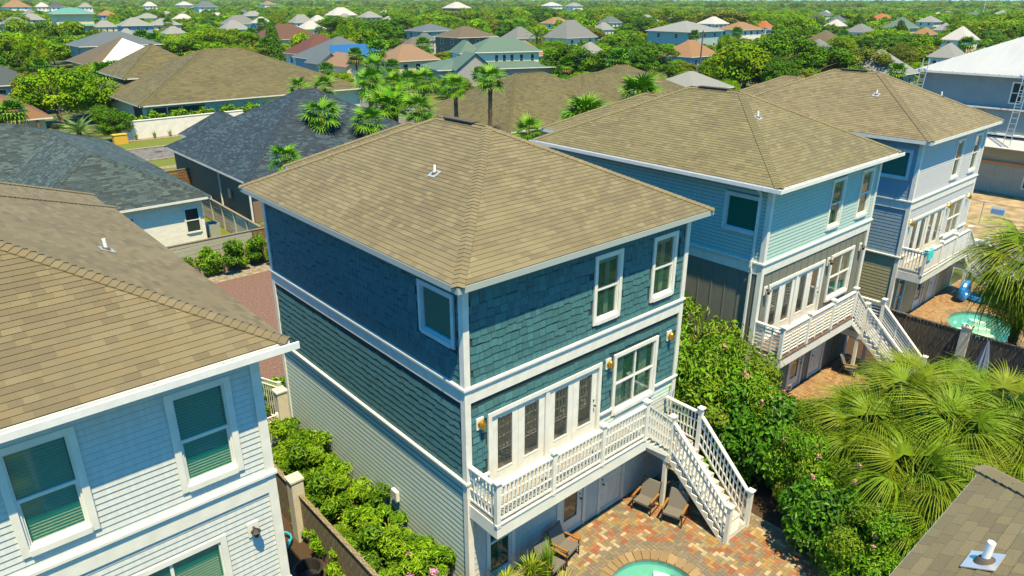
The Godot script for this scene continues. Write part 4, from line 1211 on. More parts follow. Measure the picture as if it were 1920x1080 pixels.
func vent_pipe(house: Node3D, at: Vector3, n: Vector3, s := 1.0) -> void:
	var y := n
	var x := Vector3.UP.cross(y).normalized()
	var z := x.cross(y)
	var t := Transform3D(Basis(x, y, z), at)
	var p := bx(house, "vent_pipe", Vector3(-0.17, 0.03, -0.17) * s, Vector3(0.17, 0.045, 0.2) * s, M.steel, t)
	p.transform = Transform3D.IDENTITY
	var b := MB.new()
	b.cyl(at + n * 0.03, at + Vector3(0, 0.32, 0) * s, 0.045 * s, 0.045 * s, 12)
	p.mesh = b.mesh()
	p.material_override = M.pipe_white
	bx(p, "flashing", Vector3(-0.2, 0.028, -0.17) * s, Vector3(0.2, 0.042, 0.2) * s, M.steel, t)
	var c := MB.new()
	c.cyl(at + n * 0.03, at + n * 0.09 * s, 0.13 * s, 0.06 * s, 14)
	putb(p, "collar", c, M.vent_dark)

func ridge_vent(house: Node3D, a: Vector3, b: Vector3) -> void:
	var d := (b - a).normalized()
	var m := MB.new()
	m.bar(a + Vector3(0, 0.05, 0) + d * 0.15, b + Vector3(0, 0.05, 0) - d * 0.15, 0.28, 0.03)
	putb(house, "ridge_vent", m, M.vent_dark)
# ---------------------------------------------------------------- the row houses
func row_house(called: String, label: String, x0: float, s: Dictionary) -> Node3D:
	var h := thing(called, label, "house", Vector3(x0, 0, 0), 0.0, "")
	if s.has("inside"): h.set_meta(s.inside, true)
	var front := face_t(Vector3.ZERO, Vector3.RIGHT, Vector3.BACK)
	var left := face_t(Vector3(0, 0, -DEEP), Vector3.BACK, Vector3.LEFT)
	var right := face_t(Vector3(W, 0, 0), Vector3.FORWARD, Vector3.RIGHT)
	var back := face_t(Vector3(W, 0, -DEEP), Vector3.LEFT, Vector3.FORWARD)
	var wins := [[4.36, 6.68, 5.47, 8.68], [6.8, 6.68, 7.92, 8.68]]
	var big := [5.36, 3.42, 7.38, 5.45]
	var doors := [0.66, 3.1, 4.83, 5.42]
	var low := [[0.56, 0.12, 1.56, 2.55], [3.2, 0.0, 4.42, 2.35], [4.98, 0.0, 6.2, 2.35]]
	var side_win := [8.92, 7.3, 10.36, 8.68]
	var fh: Array = wins + [big, doors] + low
	var lh := [side_win]
	# walls with openings, a dark room behind them
	var wf := wall_panel(h, "front_wall", front, W, 0.0, 9.12, fh, M[s.gap])
	var wl := wall_panel(h, "side_wall", left, DEEP, 0.0, 9.12, lh, M[s.gap])
	var wr := wall_panel(h, "far_side_wall", right, DEEP, 0.0, 9.12, [], M[s.gap])
	wall_panel(h, "back_wall", back, W, 0.0, 9.12, [], M[s.up])
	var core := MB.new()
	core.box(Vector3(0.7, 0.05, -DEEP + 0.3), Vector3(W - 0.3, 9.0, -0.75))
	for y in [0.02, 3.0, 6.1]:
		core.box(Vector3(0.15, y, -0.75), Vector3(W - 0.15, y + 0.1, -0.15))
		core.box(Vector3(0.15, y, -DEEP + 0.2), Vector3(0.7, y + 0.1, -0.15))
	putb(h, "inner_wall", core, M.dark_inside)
	# cladding
	var pieces := []
	var rest := MB.new()
	for r in s.front:
		clad(pieces, rest, wf, W, r, fh)
	for r in s.side:
		clad(pieces, rest, wl, DEEP, r, lh)
	for r in s.side:
		if r[2] == "lap":
			lap(wr, DEEP, r[0], r[1], [], r[4], M[r[3]], "board", true, 0.013)
	if not rest.v.is_empty() or not pieces.is_empty():
		var sm := shake_meshes()
		pieces.sort_custom(func(a, b): return a[0] < b[0])
		var joined := {wf: MB.new(), wl: MB.new()}
		for i in pieces.size():
			var p: Array = pieces[i]
			if i < 300:
				put(p[4], "shingle", sm[p[1]][1], M[p[3]], Transform3D(Basis.IDENTITY, p[2]))
			else:
				var w: float = sm[p[1]][0]
				var q: Vector3 = p[2]
				var k := 0.84 + 0.08 * int(p[3].right(1))
				joined[p[4]].hexa([q + Vector3(0, 0, 0.024), q + Vector3(w, 0, 0.024), q + Vector3(w, 0, 0.001), q + Vector3(0, 0, 0.001), q + Vector3(0, 0.188, 0.008), q + Vector3(w, 0.188, 0.008), q + Vector3(w, 0.188, 0.001), q + Vector3(0, 0.188, 0.001)], Color(k, k, k))
		for w in joined:
			stuff(putb(w, "shingles", joined[w], M.shake_joined))
	# corner boards, belly bands, ledges
	bx(h, "corner_trim", Vector3(-0.055, 0, -0.12), Vector3(0.12, 9.11, 0.055), M.white)
	bx(h, "corner_trim", Vector3(W - 0.12, 0, -0.12), Vector3(W + 0.055, 9.11, 0.055), M.white)
	bx(h, "corner_trim", Vector3(-0.055, 0, -DEEP - 0.055), Vector3(0.12, 9.11, -DEEP + 0.12), M.white)
	bx(h, "belly_band", Vector3(0.12, 5.95, 0.0), Vector3(W - 0.12, 6.34, 0.048), M.white)
	bx(h, "belly_band", Vector3(-0.048, 5.95, -DEEP + 0.12), Vector3(0.0, 6.34, -0.12), M.white)
	bx(h, "ledge", Vector3(-0.1, 6.34, 0.0), Vector3(W + 0.09, 6.4, 0.1), M.white)
	bx(h, "ledge", Vector3(-0.101, 6.341, -DEEP - 0.05), Vector3(0.0, 6.401, 0.0), M.white)
	if s.get("ledge2", true):
		bx(h, "ledge", Vector3(-0.1, 3.66, 0.0), Vector3(0.66, 3.72, 0.085), M.white)
		bx(h, "ledge", Vector3(4.83, 3.66, 0.0), Vector3(5.36, 3.72, 0.085), M.white)
		bx(h, "ledge", Vector3(7.38, 3.66, 0.0), Vector3(W + 0.09, 3.72, 0.085), M.white)
		bx(h, "ledge", Vector3(-0.101, 3.661, -DEEP - 0.05), Vector3(0.0, 3.721, 0.0), M.white)
	# windows and doors
	for r in wins: window(h, front, r, "single", s.get("pane", "glass"))
	window(h, front, big, "double", s.get("pane", "glass"))
	window(h, left, side_win, "fixed", "glass_green", "trim_blue")
	window(h, front, low[0], "single")
	if s.has("board_in_window"):
		var sb := MB.new()  # a painted board leaning inside the low window
		for i in 8:
			var a0 := Vector3(0.62 + 0.11 * i, 1.35 + 0.1 * absf(i - 3.5), -0.12)
			sb.quad(a0 + Vector3(0, 0.22, 0), a0 + Vector3(0.11, 0.22, 0), a0 + Vector3(0.11, 1.1, 0), a0 + Vector3(0, 1.1, 0), Color(0.0, 0.42, 0.3))
			sb.quad(a0, a0 + Vector3(0.11, 0, 0), a0 + Vector3(0.11, 0.22, 0), a0 + Vector3(0, 0.22, 0), Color(0.6, 0.42, 0.06))
		putb(h, "painted_board", sb, M.paint_vc)
	var fd := MB.new()
	trim_frame(fd, doors, 0.115, -0.08, 0.055, -0.02)
	fd.box(Vector3(2.66, 3.2, -0.08), Vector3(2.8, 5.305, 0.03))
	var door := putb(h, "french_door", fd, M.white, front)
	var edges := [0.785, 1.71, 2.65, 2.81, 3.75, 4.705]
	for k in [[0, 1], [1, 2], [3, 4], [4, 5]]:
		door_leaf(door, edges[k[0]] + 0.004, edges[k[1]] - 0.004, 3.215, 5.3, true, M.white)
	knob(door, 4.6, 4.1)
	var d2 := MB.new()
	trim_frame(d2, low[1], 0.11, -0.08, 0.04, -0.02)
	var door2 := putb(h, "glazed_door", d2, M.door_paint, front)
	door_leaf(door2, 3.32, 4.3, 0.11, 2.23, true, M.door_paint)
	knob(door2, 4.2, 1.05)
	var d3 := MB.new()
	trim_frame(d3, low[2], 0.11, -0.08, 0.04, -0.02)
	var door3 := putb(h, "panel_door", d3, M.door_paint, front)
	door_leaf(door3, 5.1, 6.08, 0.11, 2.23, false, M.door_paint)
	knob(door3, 5.2, 1.05)
	for u in [0.4, 5.1, 7.9]:
		wall_lamp(h, front, u, 5.28, s.lamp)
	# roof: the main hip and a lower wing behind it
	var n: int = s.get("singly", 0)
	var ends := hip_roof(h, "roof", -OVER, W + OVER, -DEEP - 0.6, OVER, EAVE, PITCH, s.pal, s.key, n, [0, 3, 4] if n else [], s.get("gutters", false), 0.143, 1.0, s.get("fascia", "white"))
	ridge_vent(h, ends[0] + Vector3(0, 0.02, 0.3), ends[1] + Vector3(0, 0.02, -0.4))
	var wing := hip_roof(h, "rear_roof", 2.0, W + 0.4, -DEEP - 2.7, -DEEP + 5.0, EAVE - 0.02, PITCH, s.pal, s.key, 0, [])
	ridge_vent(h, wing[0] + Vector3(0, 0.02, 0.3), wing[1] + Vector3(0, 0.02, -0.3))
	var rw := MB.new()
	rw.box(Vector3(2.4, 0, -DEEP - 2.3), Vector3(W - 0.05, 9.05, -DEEP - 0.06))
	putb(h, "rear_wall", rw, M[s.get("side_up", s.up)])
	var sn := sin(atan(PITCH))
	var cs := cos(atan(PITCH))
	for p in s.get("vents", []):
		var xx: float = p[0]
		var zz: float = p[1]
		var on_left: bool = xx + OVER < OVER - zz and xx < W / 2
		var on_right: bool = W + OVER - xx < OVER - zz and xx >= W / 2
		if on_left: vent_pipe(h, Vector3(xx, EAVE + (xx + OVER) * PITCH, zz), Vector3(-sn, cs, 0), 0.78)
		elif on_right: vent_pipe(h, Vector3(xx, EAVE + (W + OVER - xx) * PITCH, zz), Vector3(sn, cs, 0), 0.78)
		else: vent_pipe(h, Vector3(xx, EAVE + (OVER - zz) * PITCH, zz), Vector3(0, cs, sn), 0.78)
	if s.get("gutters", false):  # a downspout at the front left corner
		var dp := MB.new()
		for k in [[Vector3(-0.46, 9.1, -0.35), Vector3(-0.1, 8.8, -0.35)], [Vector3(-0.1, 8.85, -0.35), Vector3(-0.1, 6.6, -0.35)], [Vector3(-0.1, 6.62, -0.35), Vector3(-0.17, 6.4, -0.35)], [Vector3(-0.17, 6.42, -0.35), Vector3(-0.17, 6.2, -0.35)], [Vector3(-0.17, 6.22, -0.35), Vector3(-0.1, 6.0, -0.35)], [Vector3(-0.1, 6.02, -0.35), Vector3(-0.1, 0.1, -0.35)]]:
			dp.bar(k[0], k[1], 0.08, 0.07, Color.WHITE, Vector3.BACK)
		putb(h, "downspout", dp, M.gutter)
	return h

func clad(pieces: Array, rest: MB, wall: Node3D, length: float, r: Array, holes: Array) -> void:
	var hs := holes.map(func(q): return [q[0] + 0.05, q[1] + 0.04, q[2] - 0.05, q[3] - 0.04])
	if r[2] == "lap":
		lap(wall, length, r[0], r[1], hs, r[4], M[r[3]], "board", false, 0.013 if length > 9.0 else 0.02, r[5] if r.size() > 5 else 0.02)
	elif r[2] == "shake":
		shakes(pieces, wall, length, r[0], r[1], hs, r[3], rest)
	elif r[2] == "batten":
		for s in cut(0.0, length, r[0], r[1], []):
			var u := 0.28
			while u < length:
				for span in cut(r[0], r[1], u - 0.02, u + 0.02, hs.map(func(q): return [q[1], q[0], q[3], q[2]])):
					bx(wall, "batten", Vector3(u - 0.022, span[0], 0.0), Vector3(u + 0.022, span[1], 0.022), M[r[3]])
				u += 0.565 if length > 9 else 0.52
		var cover := MB.new()
		for y in [[r[0], r[1]]]:
			var ys := [r[0], r[1]]
			for q in hs:
				for k in [1, 3]:
					if q[k] > r[0] and q[k] < r[1]: ys.append(q[k])
			ys.sort()
			for i in ys.size() - 1:
				for span in cut(0.0, length, ys[i], ys[i + 1], hs):
					cover.box(Vector3(span[0], ys[i], 0.0005), Vector3(span[1], ys[i + 1], 0.006))
		putb(wall, "sheet", cover, M[r[3]])
	elif r[2] == "flat":
		var b := MB.new()
		var ys := [r[0], r[1]]
		for q in hs:
			for k in [1, 3]:
				if q[k] > r[0] and q[k] < r[1]: ys.append(q[k])
		ys.sort()
		for i in ys.size() - 1:
			for span in cut(0.0, length, ys[i], ys[i + 1], hs):
				b.box(Vector3(span[0], ys[i], 0.0005), Vector3(span[1], ys[i + 1], 0.008))
		putb(wall, "sheet", b, M[r[3]])

# ---------------------------------------------------------------- the raised decks with their stairs
func deck(label: String, x0: float, style: String, stairs: bool) -> void:
	var d := thing("raised_deck", label, "deck", Vector3(x0, 0, 0), 0.0, "")
	var Y := 3.1
	var Z := 1.1
	var boards: Material = M.deck_brown if style == "slat" else M.deck_grey
	for i in 8:
		bx(d, "deck_board", Vector3(0.02, Y - 0.03, 0.06 + 0.134 * i), Vector3(5.66, Y, 0.06 + 0.134 * i + 0.126), boards)
	bx(d, "fascia", Vector3(0.0, Y - 0.43, Z - 0.005), Vector3(5.7, Y - 0.045, Z + 0.04), M.white)
	bx(d, "fascia", Vector3(-0.005, Y - 0.43, 0.06), Vector3(0.035, Y - 0.045, Z - 0.006), M.white)
	bx(d, "fascia", Vector3(5.655, Y - 0.43, 0.06), Vector3(5.7, Y - 0.045, Z - 0.006), M.white)
	bx(d, "edge_board", Vector3(-0.03, Y - 0.042, Z - 0.01), Vector3(5.72, Y - 0.004, Z + 0.07), boards if style == "slat" else M.white)
	var jo := MB.new()
	for i in 9: jo.box(Vector3(0.4 + 0.6 * i, Y - 0.3, 0.08), Vector3(0.45 + 0.6 * i, Y - 0.04, Z - 0.02))
	stuff(putb(d, "joists", jo, M.white_worn))
	var px := [0.05, 1.92, 3.79, 5.64]
	for x in px:
		post(d, Vector3(x, Y - 0.1, Z), Vector3(x, Y + 1.2, Z))
	for i in 3:
		rail_bay(d, Vector3(px[i] + 0.07, Y, Z), Vector3(px[i + 1] - 0.07, Y, Z), style)
	rail_bay(d, Vector3(0.05, Y, 0.07), Vector3(0.05, Y, Z - 0.07), style)
	if not stairs:
		rail_bay(d, Vector3(5.64, Y, 0.07), Vector3(5.64, Y, Z - 0.07), style)
		for x in [0.1, 5.6]:
			bx(d, "support", Vector3(x - 0.07, 0, Z - 0.12), Vector3(x + 0.07, Y - 0.43, Z - 0.006), M.white)
		return
	# first flight along the wall down to a landing, second flight away from the house
	var L := 2.0
	var xa := 5.7
	var xl := 6.92
	var xr := 8.02
	for i in 5:
		bx(d, "tread", Vector3(xa + 0.24 * i, Y - 0.183 * (i + 1) - 0.035, 0.07), Vector3(xa + 0.24 * i + 0.27, Y - 0.183 * (i + 1), Z - 0.04), M.white_worn)
		bx(d, "riser", Vector3(xa + 0.24 * i, Y - 0.183 * (i + 1), 0.075), Vector3(xa + 0.24 * i + 0.016, Y - 0.183 * i - 0.036, Z - 0.045), M.white)
	for z in [Z - 0.02]:
		stringer(d, Vector3(xa, Y - 0.05, z), Vector3(0.24, -0.183, 0), 5)
	for i in 9:
		bx(d, "deck_board", Vector3(xl - 0.06, L - 0.03, 0.03 + 0.134 * i), Vector3(xr, L, 0.03 + 0.134 * i + 0.128), M.deck_grey)
	bx(d, "fascia", Vector3(xl - 0.08, L - 0.32, 0.05), Vector3(xl - 0.04, L - 0.035, 1.2), M.white)
	bx(d, "fascia", Vector3(xr - 0.03, L - 0.32, 0.05), Vector3(xr + 0.01, L - 0.035, 1.2), M.white)
	bx(d, "support", Vector3(xl - 0.06, 0, 0.98), Vector3(xl + 0.06, L - 0.03, 1.1), M.white)
	bx(d, "support", Vector3(xr - 0.14, 0, 0.98), Vector3(xr - 0.02, L - 0.03, 1.1), M.white)
	post(d, Vector3(xl, L - 0.2, Z + 0.06), Vector3(xl, L + 1.3, Z + 0.06))
	post(d, Vector3(xr, L - 0.3, Z + 0.3), Vector3(xr, L + 1.25, Z + 0.3))
	rail_bay(d, Vector3(px[3] + 0.07, Y - 0.02, Z), Vector3(xl - 0.07, L + 0.1, Z + 0.03), style)
	rail_bay(d, Vector3(xr, L, 0.07), Vector3(xr, L, Z + 0.23), style)
	var n := 10
	var run := 0.212
	var rise := L / 11.0
	for i in n:
		bx(d, "tread", Vector3(xl + 0.02, L - rise * (i + 1) - 0.035, 1.24 + run * i), Vector3(xr - 0.02, L - rise * (i + 1), 1.24 + run * i + run + 0.03), M.white_worn)
		bx(d, "riser", Vector3(xl + 0.025, L - rise * (i + 1), 1.24 + run * i), Vector3(xr - 0.025, L - rise * i - 0.036, 1.24 + run * i + 0.016), M.white)
	bx(d, "riser", Vector3(xl + 0.025, 0.0, 1.24 + run * n + 0.014), Vector3(xr - 0.025, L - rise * n - 0.036, 1.24 + run * n + 0.03), M.white)
	for x in [xl - 0.02, xr + 0.02]:
		stringer(d, Vector3(x, L - 0.05, 1.22), Vector3(0, -rise, run), n)
	var zb := 1.24 + run * n + 0.02
	post(d, Vector3(xl, 0, zb), Vector3(xl, 1.32, zb))
	post(d, Vector3(xr, 0, zb), Vector3(xr, 1.32, zb))
	rail_bay(d, Vector3(xl, L + 0.02, Z + 0.14), Vector3(xl, 0.14, zb - 0.07), style)
	rail_bay(d, Vector3(xr, L - 0.1, Z + 0.37), Vector3(xr, 0.14, zb - 0.07), style)

func stringer(d: Node3D, a: Vector3, step: Vector3, n: int) -> void:  # a saw-toothed side board
	var b := MB.new()
	var along := Vector3(step.x, 0, step.z).normalized()
	var side := along.cross(Vector3.UP) * 0.02
	for i in n:
		var p := a + step * i
		var q := [p + Vector3(0, step.y, 0), p + step, p + step + Vector3(0, -0.3, 0), p + Vector3(0, -0.3, 0)]
		var r := q.map(func(x): return x - side)
		var l := q.map(func(x): return x + side)
		b.quad(l[0], l[3], l[2], l[1]); b.quad(r[0], r[1], r[2], r[3])
		b.quad(l[3], r[3], r[2], l[2]); b.quad(l[0], l[1], r[1], r[0])
		b.quad(l[1], l[2], r[2], r[1]); b.quad(l[3], l[0], r[0], r[3])
	putb(d, "stringer", b, M.white)

func post(d: Node3D, a: Vector3, b: Vector3) -> void:
	var p := bx(d, "post", a + Vector3(-0.062, 0, -0.062), b + Vector3(0.062, 0, 0.062), M.white)
	var c := MB.new()
	var h := (b - a).y / 2
	c.box(Vector3(-0.1, h, -0.1), Vector3(0.1, h + 0.04, 0.1))
	var t := Vector3(0, h + 0.09, 0)
	var q := [Vector3(-0.09, h + 0.04, 0.09), Vector3(0.09, h + 0.04, 0.09), Vector3(0.09, h + 0.04, -0.09), Vector3(-0.09, h + 0.04, -0.09)]
	for i in 4: c.tri(q[i], q[(i + 1) % 4], t)
	putb(p, "cap", c, M.white)

func rail_bay(d: Node3D, a: Vector3, b: Vector3, style: String) -> void:
	var H := 1.08
	var up := Vector3.UP
	var flat := Vector3(b.x - a.x, 0, b.z - a.z)
	rod(d, "top_rail", a + up * H, b + up * H, 0.12, 0.045, M.white)
	if style == "slat":
		for k in 7:
			rod(d, "slat", a + up * (0.12 + 0.135 * k), b + up * (0.12 + 0.135 * k), 0.03, 0.05, M.white)
		for k in range(1, 3):
			var p := a.lerp(b, k / 3.0)
			bx(d, "baluster", p + Vector3(-0.025, 0.03, -0.025), p + Vector3(0.025, H - 0.02, 0.025), M.white)
		return
	rod(d, "bottom_rail", a + up * 0.1, b + up * 0.1, 0.045, 0.06, M.white)
	if style == "panel":
		rod(d, "upper_rail", a + up * (H - 0.1), b + up * (H - 0.1), 0.04, 0.05, M.white)
		if flat.length() > 1.2:
			rod(d, "panel", a + up * 0.54, b + up * 0.54, 0.018, 0.86, M.panel_mesh)
			for k in range(1, 2):
				var p := a.lerp(b, k / 2.0)
				bx(d, "baluster", p + Vector3(-0.03, 0.1, -0.03), p + Vector3(0.03, H - 0.02, 0.03), M.white)
			return
	else:
		rod(d, "middle_rail", a + up * 0.43, b + up * 0.43, 0.035, 0.04, M.white)
		rod(d, "middle_rail", a + up * 0.76, b + up * 0.76, 0.035, 0.04, M.white)
	var n := int(flat.length() / 0.125)
	for k in range(1, n):
		var p := a.lerp(b, k / float(n))
		bx(d, "baluster", p + Vector3(-0.019, 0.1, -0.019), p + Vector3(0.019, H - 0.02, 0.019), M.white)
# ---------------------------------------------------------------- plants
const OAK := [Color(0.07956, 0.2017, 0.002592), Color(0.1326, 0.2857, 0.003456), Color(0.06188, 0.1513, 0.003456), Color(0.1945, 0.3361, 0.00432), Color(0.1061, 0.2352, 0.003024)]
const OAK2 := [Color(0.1406, 0.2435, 0.003456), Color(0.1969, 0.2803, 0.00432), Color(0.09844, 0.1845, 0.003456), Color(0.1196, 0.2507, 0.003456)]
const OLIVE := [Color(0.12, 0.1562, 0.016), Color(0.09, 0.125, 0.0144), Color(0.156, 0.1875, 0.016)]
const DARK := [Color(0.04485, 0.1256, 0.00864), Color(0.06279, 0.1704, 0.01008), Color(0.03588, 0.09867, 0.0072)]
const CRAPE := [Color(0.065, 0.2, 0.006), Color(0.1, 0.26, 0.009), Color(0.045, 0.15, 0.006), Color(0.12, 0.27, 0.01), Color(0.085, 0.2, 0.008), Color(0.13, 0.2, 0.01)]
const SHRUB := [Color(0.1155, 0.253, 0.0064), Color(0.07875, 0.198, 0.0064), Color(0.168, 0.308, 0.0096), Color(0.063, 0.154, 0.0048)]
const PALM := [Color(0.0721, 0.1487, 0.004055), Color(0.09719, 0.1706, 0.006082), Color(0.05325, 0.1225, 0.004055), Color(0.119, 0.1663, 0.008104)]
const PALM2 := [Color(0.06426, 0.1996, 0.003456), Color(0.101, 0.237, 0.004608), Color(0.0459, 0.1497, 0.003456)]

func on_ball() -> Vector3:
	var z := rr(-1, 1)
	var a := rr(0, TAU)
	var s := sqrt(1 - z * z)
	return Vector3(s * cos(a), z, s * sin(a))

func leaf(b: MB, p: Vector3, nrm: Vector3, size: float, slim: float, col: Color) -> void:
	var x := nrm.cross(on_ball()).normalized()
	var y := nrm.cross(x).normalized()
	var q := [p - x * size, p + y * size * slim, p + x * size, p - y * size * slim]
	var bend := nrm * size * 0.25
	b.tri(q[0] - bend, q[1], q[2] - bend, col)
	b.tri(q[0] - bend, q[2] - bend, q[3], shade(col, 0.92))

# leaves on the shells of many small clumps inside an egg-shaped crown whose middle is at mid
func crown(r: Vector3, mid: Vector3, clumps: int, leaves: int, size: float, cols: Array, slim := 0.5, low := -0.55, even := 0.35, rough := 0.9) -> MB:
	var b := MB.new()
	var cl := []
	var tries := 0
	while cl.size() < clumps and tries < clumps * 20:
		tries += 1
		var d := on_ball()
		if d.y < low: continue
		var k := pow(r01(), 0.33)
		var at := mid + d * r * (0.45 + 0.42 * k)
		cl.append([at, (r.x + r.z) / 2 * rr(0.2, 0.36), cols[rng.randi() % cols.size()], rr(0.82, 1.15)])
	for i in leaves:
		var c: Array = cl[rng.randi() % cl.size()]
		var d := on_ball()
		if d.y < -0.35 and r01() < 0.6: d.y = -d.y
		var p: Vector3 = c[0] + d * c[1] * Vector3(1, 0.78, 1) * (rr(0.72, 1.08) if r01() < 0.85 else rr(1.0, 1.3))
		var col: Color = c[2] if r01() > even else cols[rng.randi() % cols.size()]
		leaf(b, p, (d + on_ball() * rough + Vector3(0, 0.35, 0)).normalized(), size * rr(0.7, 1.3), slim, shade(col, c[3] * rr(1.0 - rough * 0.22, 1.0 + rough * 0.22)))
	return b

func trunk(b: MB, r: float, h: float, spread: float, limbs: int, col: Color) -> void:
	var top := Vector3(rr(-0.1, 0.1) * h, h * 0.5, rr(-0.1, 0.1) * h)
	b.cyl(Vector3(0, -0.05, 0), top * 0.5, r * 1.25, r, 8, col)
	b.cyl(top * 0.5, top, r, r * 0.8, 8, shade(col, 1.05))
	for i in limbs:
		var a := TAU * i / limbs + rr(-0.3, 0.3)
		var e := Vector3(cos(a) * spread * 0.6, h * rr(0.78, 0.95), sin(a) * spread * 0.6)
		var m := top.lerp(e, 0.5) + Vector3(0, h * 0.05, 0)
		b.cyl(top * 0.95, m, r * 0.55, r * 0.38, 6, col)
		b.cyl(m, e, r * 0.38, r * 0.12, 6, shade(col, 1.1))

func tree_proto(kind: String, seed_: int) -> Node3D:  # 10 m wide for the big kinds; scaled where it stands
	rng.seed = seed_
	var o := thing(kind, "", "tree")
	var t := MB.new()
	match kind:
		"broadleaf_tree":
			trunk(t, 0.28, 6.5, 4.0, 6, Color(0.11, 0.085, 0.06))
			putb(o, "trunk", t, M.trunk)
			putb(o, "crown", crown(Vector3(5.0, 3.5, 5.0), Vector3(0, 4.6, 0), [46, 58, 38, 50][seed_ % 4], 10500, 0.21, [OAK, OAK2, OAK + OAK2, OAK, OLIVE][seed_ % 5], 0.55, -0.85, 0.15, 0.5), M.leaf_far)
		"dark_tree":
			trunk(t, 0.28, 7.0, 3.5, 6, Color(0.08, 0.065, 0.05))
			putb(o, "trunk", t, M.trunk)
			putb(o, "crown", crown(Vector3(4.4, 4.0, 4.4), Vector3(0, 4.8, 0), 44, 8500, 0.21, DARK + [OAK[0], OAK[2]], 0.55, -0.85, 0.15, 0.55), M.leaf_far)
		"conifer":
			t.cyl(Vector3.ZERO, Vector3(0, 9.5, 0), 0.25, 0.04, 7, Color(0.09, 0.06, 0.04))
			putb(o, "trunk", t, M.trunk)
			var b := MB.new()
			for k in 30:
				var y := 0.8 + 9.0 * k / 30.0
				var w := 2.9 * pow(1.0 - k / 31.0, 0.8) + 0.25
				for i in 110:
					var a := rr(0, TAU)
					var q := w * sqrt(r01())
					leaf(b, Vector3(cos(a) * q, y - q * 0.25 + rr(-0.2, 0.2), sin(a) * q), (Vector3(cos(a), 0.7, sin(a)) + on_ball() * 0.5).normalized(), rr(0.18, 0.34), 0.4, shade(DARK[rng.randi() % 3], rr(0.9, 1.5)))
			putb(o, "crown", b, M.leaf_far)
	return o

# one fan-shaped frond: a stalk along +x and narrow leaflets that droop at their tips
func fan_frond(stalk: float, blade: float, leaflets: int, droop: float, width: float, cols: Array) -> ArrayMesh:
	var b := MB.new()
	var col: Color = cols[rng.randi() % cols.size()]
	b.bar(Vector3.ZERO, Vector3(stalk, -0.06 * stalk, 0), 0.035, 0.022, shade(col, 1.15))
	var hub := Vector3(stalk, -0.06 * stalk, 0)
	for i in leaflets:
		var t := (i + 0.5) / leaflets * 2.0 - 1.0
		var ang := t * 2.0
		var dir := Vector3(cos(ang), rr(-0.05, 0.08) + 0.18 * absf(t), sin(ang)).normalized()
		var side := Vector3(-sin(ang), 0, cos(ang))
		var ln := blade * (0.78 + 0.3 * cos(ang * 0.6)) * rr(0.88, 1.1)
		var root := hub + Vector3(0.16 * blade * cos(ang * 0.5), 0, 0.0)
		var pr := root
		var wr := width * 0.45
		var dr := droop * rr(0.7, 1.35)
		var cc := shade(col, rr(0.82, 1.2))
		for s in range(1, 5):
			var k := s / 4.0
			var p := root + dir * ln * (k - 0.12 * dr * k * k) + Vector3(0, -dr * ln * 0.55 * pow(k, 2.4), 0)
			var w: float = [0.0, width, width * 0.85, width * 0.5, 0.004][s]
			var fold := Vector3(0, -0.3, 0)
			b.quad(pr - side * wr, p - side * w, p + side * w, pr + side * wr, cc)
			pr = p
			wr = w
			if s == 3: cc = shade(cc, 1.12)
	return b.mesh()

func feather_frond(ln: float, pairs: int, col: Color) -> ArrayMesh:
	var b := MB.new()
	var pr := Vector3.ZERO
	for i in pairs:
		var k := (i + 1.0) / pairs
		var p := Vector3(ln * (k - 0.15 * k * k), -ln * 0.45 * k * k, 0)
		b.bar(pr, p, 0.05 * (1.1 - k), 0.04 * (1.1 - k), shade(col, 1.2))
		for s in [-1.0, 1.0]:
			var e := p + Vector3(0.12 * ln, -0.1 * ln, s * ln * 0.2 * sin(PI * minf(k + 0.15, 0.97)))
			var w := Vector3(0.025 * ln, 0, 0)
			b.tri(p - w, e, p + w, shade(col, rr(0.8, 1.2)))
		pr = p
	return b.mesh()

func palm(called: String, label: String, at: Vector3, h: float, fronds: Array, count: int, sc: float, group := "", shaggy := 0.5, trunk_r := 0.17) -> Node3D:
	var o := thing(called, label, "palm", at, rr(0, TAU), group)
	var t := MB.new()
	var n := maxi(3, int(h / 0.28))
	for i in n:  # rings of old leaf bases
		var y0 := h * i / n
		var y1 := h * (i + 1) / n
		var lean := Vector3(sin(y0 * 0.4) * 0.06, 0, cos(y0 * 0.5) * 0.05)
		t.cyl(Vector3(0, y0, 0) + lean, Vector3(0, y1 + 0.02, 0) + lean, trunk_r * rr(0.85, 0.95), trunk_r * rr(1.05, 1.25), 9, shade(Color(0.17, 0.11, 0.055), rr(0.7, 1.25)))
	putb(o, "trunk", t, M.trunk)
	if shaggy > 0.65 and M.has("brown_frond"):
		for i in 7:  # dead fronds hanging under the crown
			var az := i * 0.93 + rr(-0.3, 0.3)
			put(o, "dead_frond", brown, M.palm, Transform3D((Basis(Vector3.UP, az) * Basis(Vector3.BACK, rr(-1.35, -1.05))).scaled(Vector3.ONE * sc * rr(0.7, 0.95)), Vector3(cos(az) * 0.1, h - 0.1, -sin(az) * 0.1)))
	for i in count:
		var k := (i + 0.5) / count
		var pitch := lerpf(1.25, -1.0 * shaggy - 0.25, pow(k, 0.85)) + rr(-0.14, 0.14)
		var az := i * 2.39996 + rr(-0.25, 0.25)
		var bs := Basis(Vector3.UP, az) * Basis(Vector3.BACK, pitch) * Basis(Vector3.RIGHT, rr(-0.35, 0.35))
		put(o, "frond", fronds[rng.randi() % fronds.size()], M.palm, Transform3D(bs.scaled(Vector3.ONE * sc * rr(0.85, 1.12)), Vector3(0, h + 0.12 * sin(pitch), 0) + Vector3(cos(az), 0, -sin(az)) * 0.06))
	return o

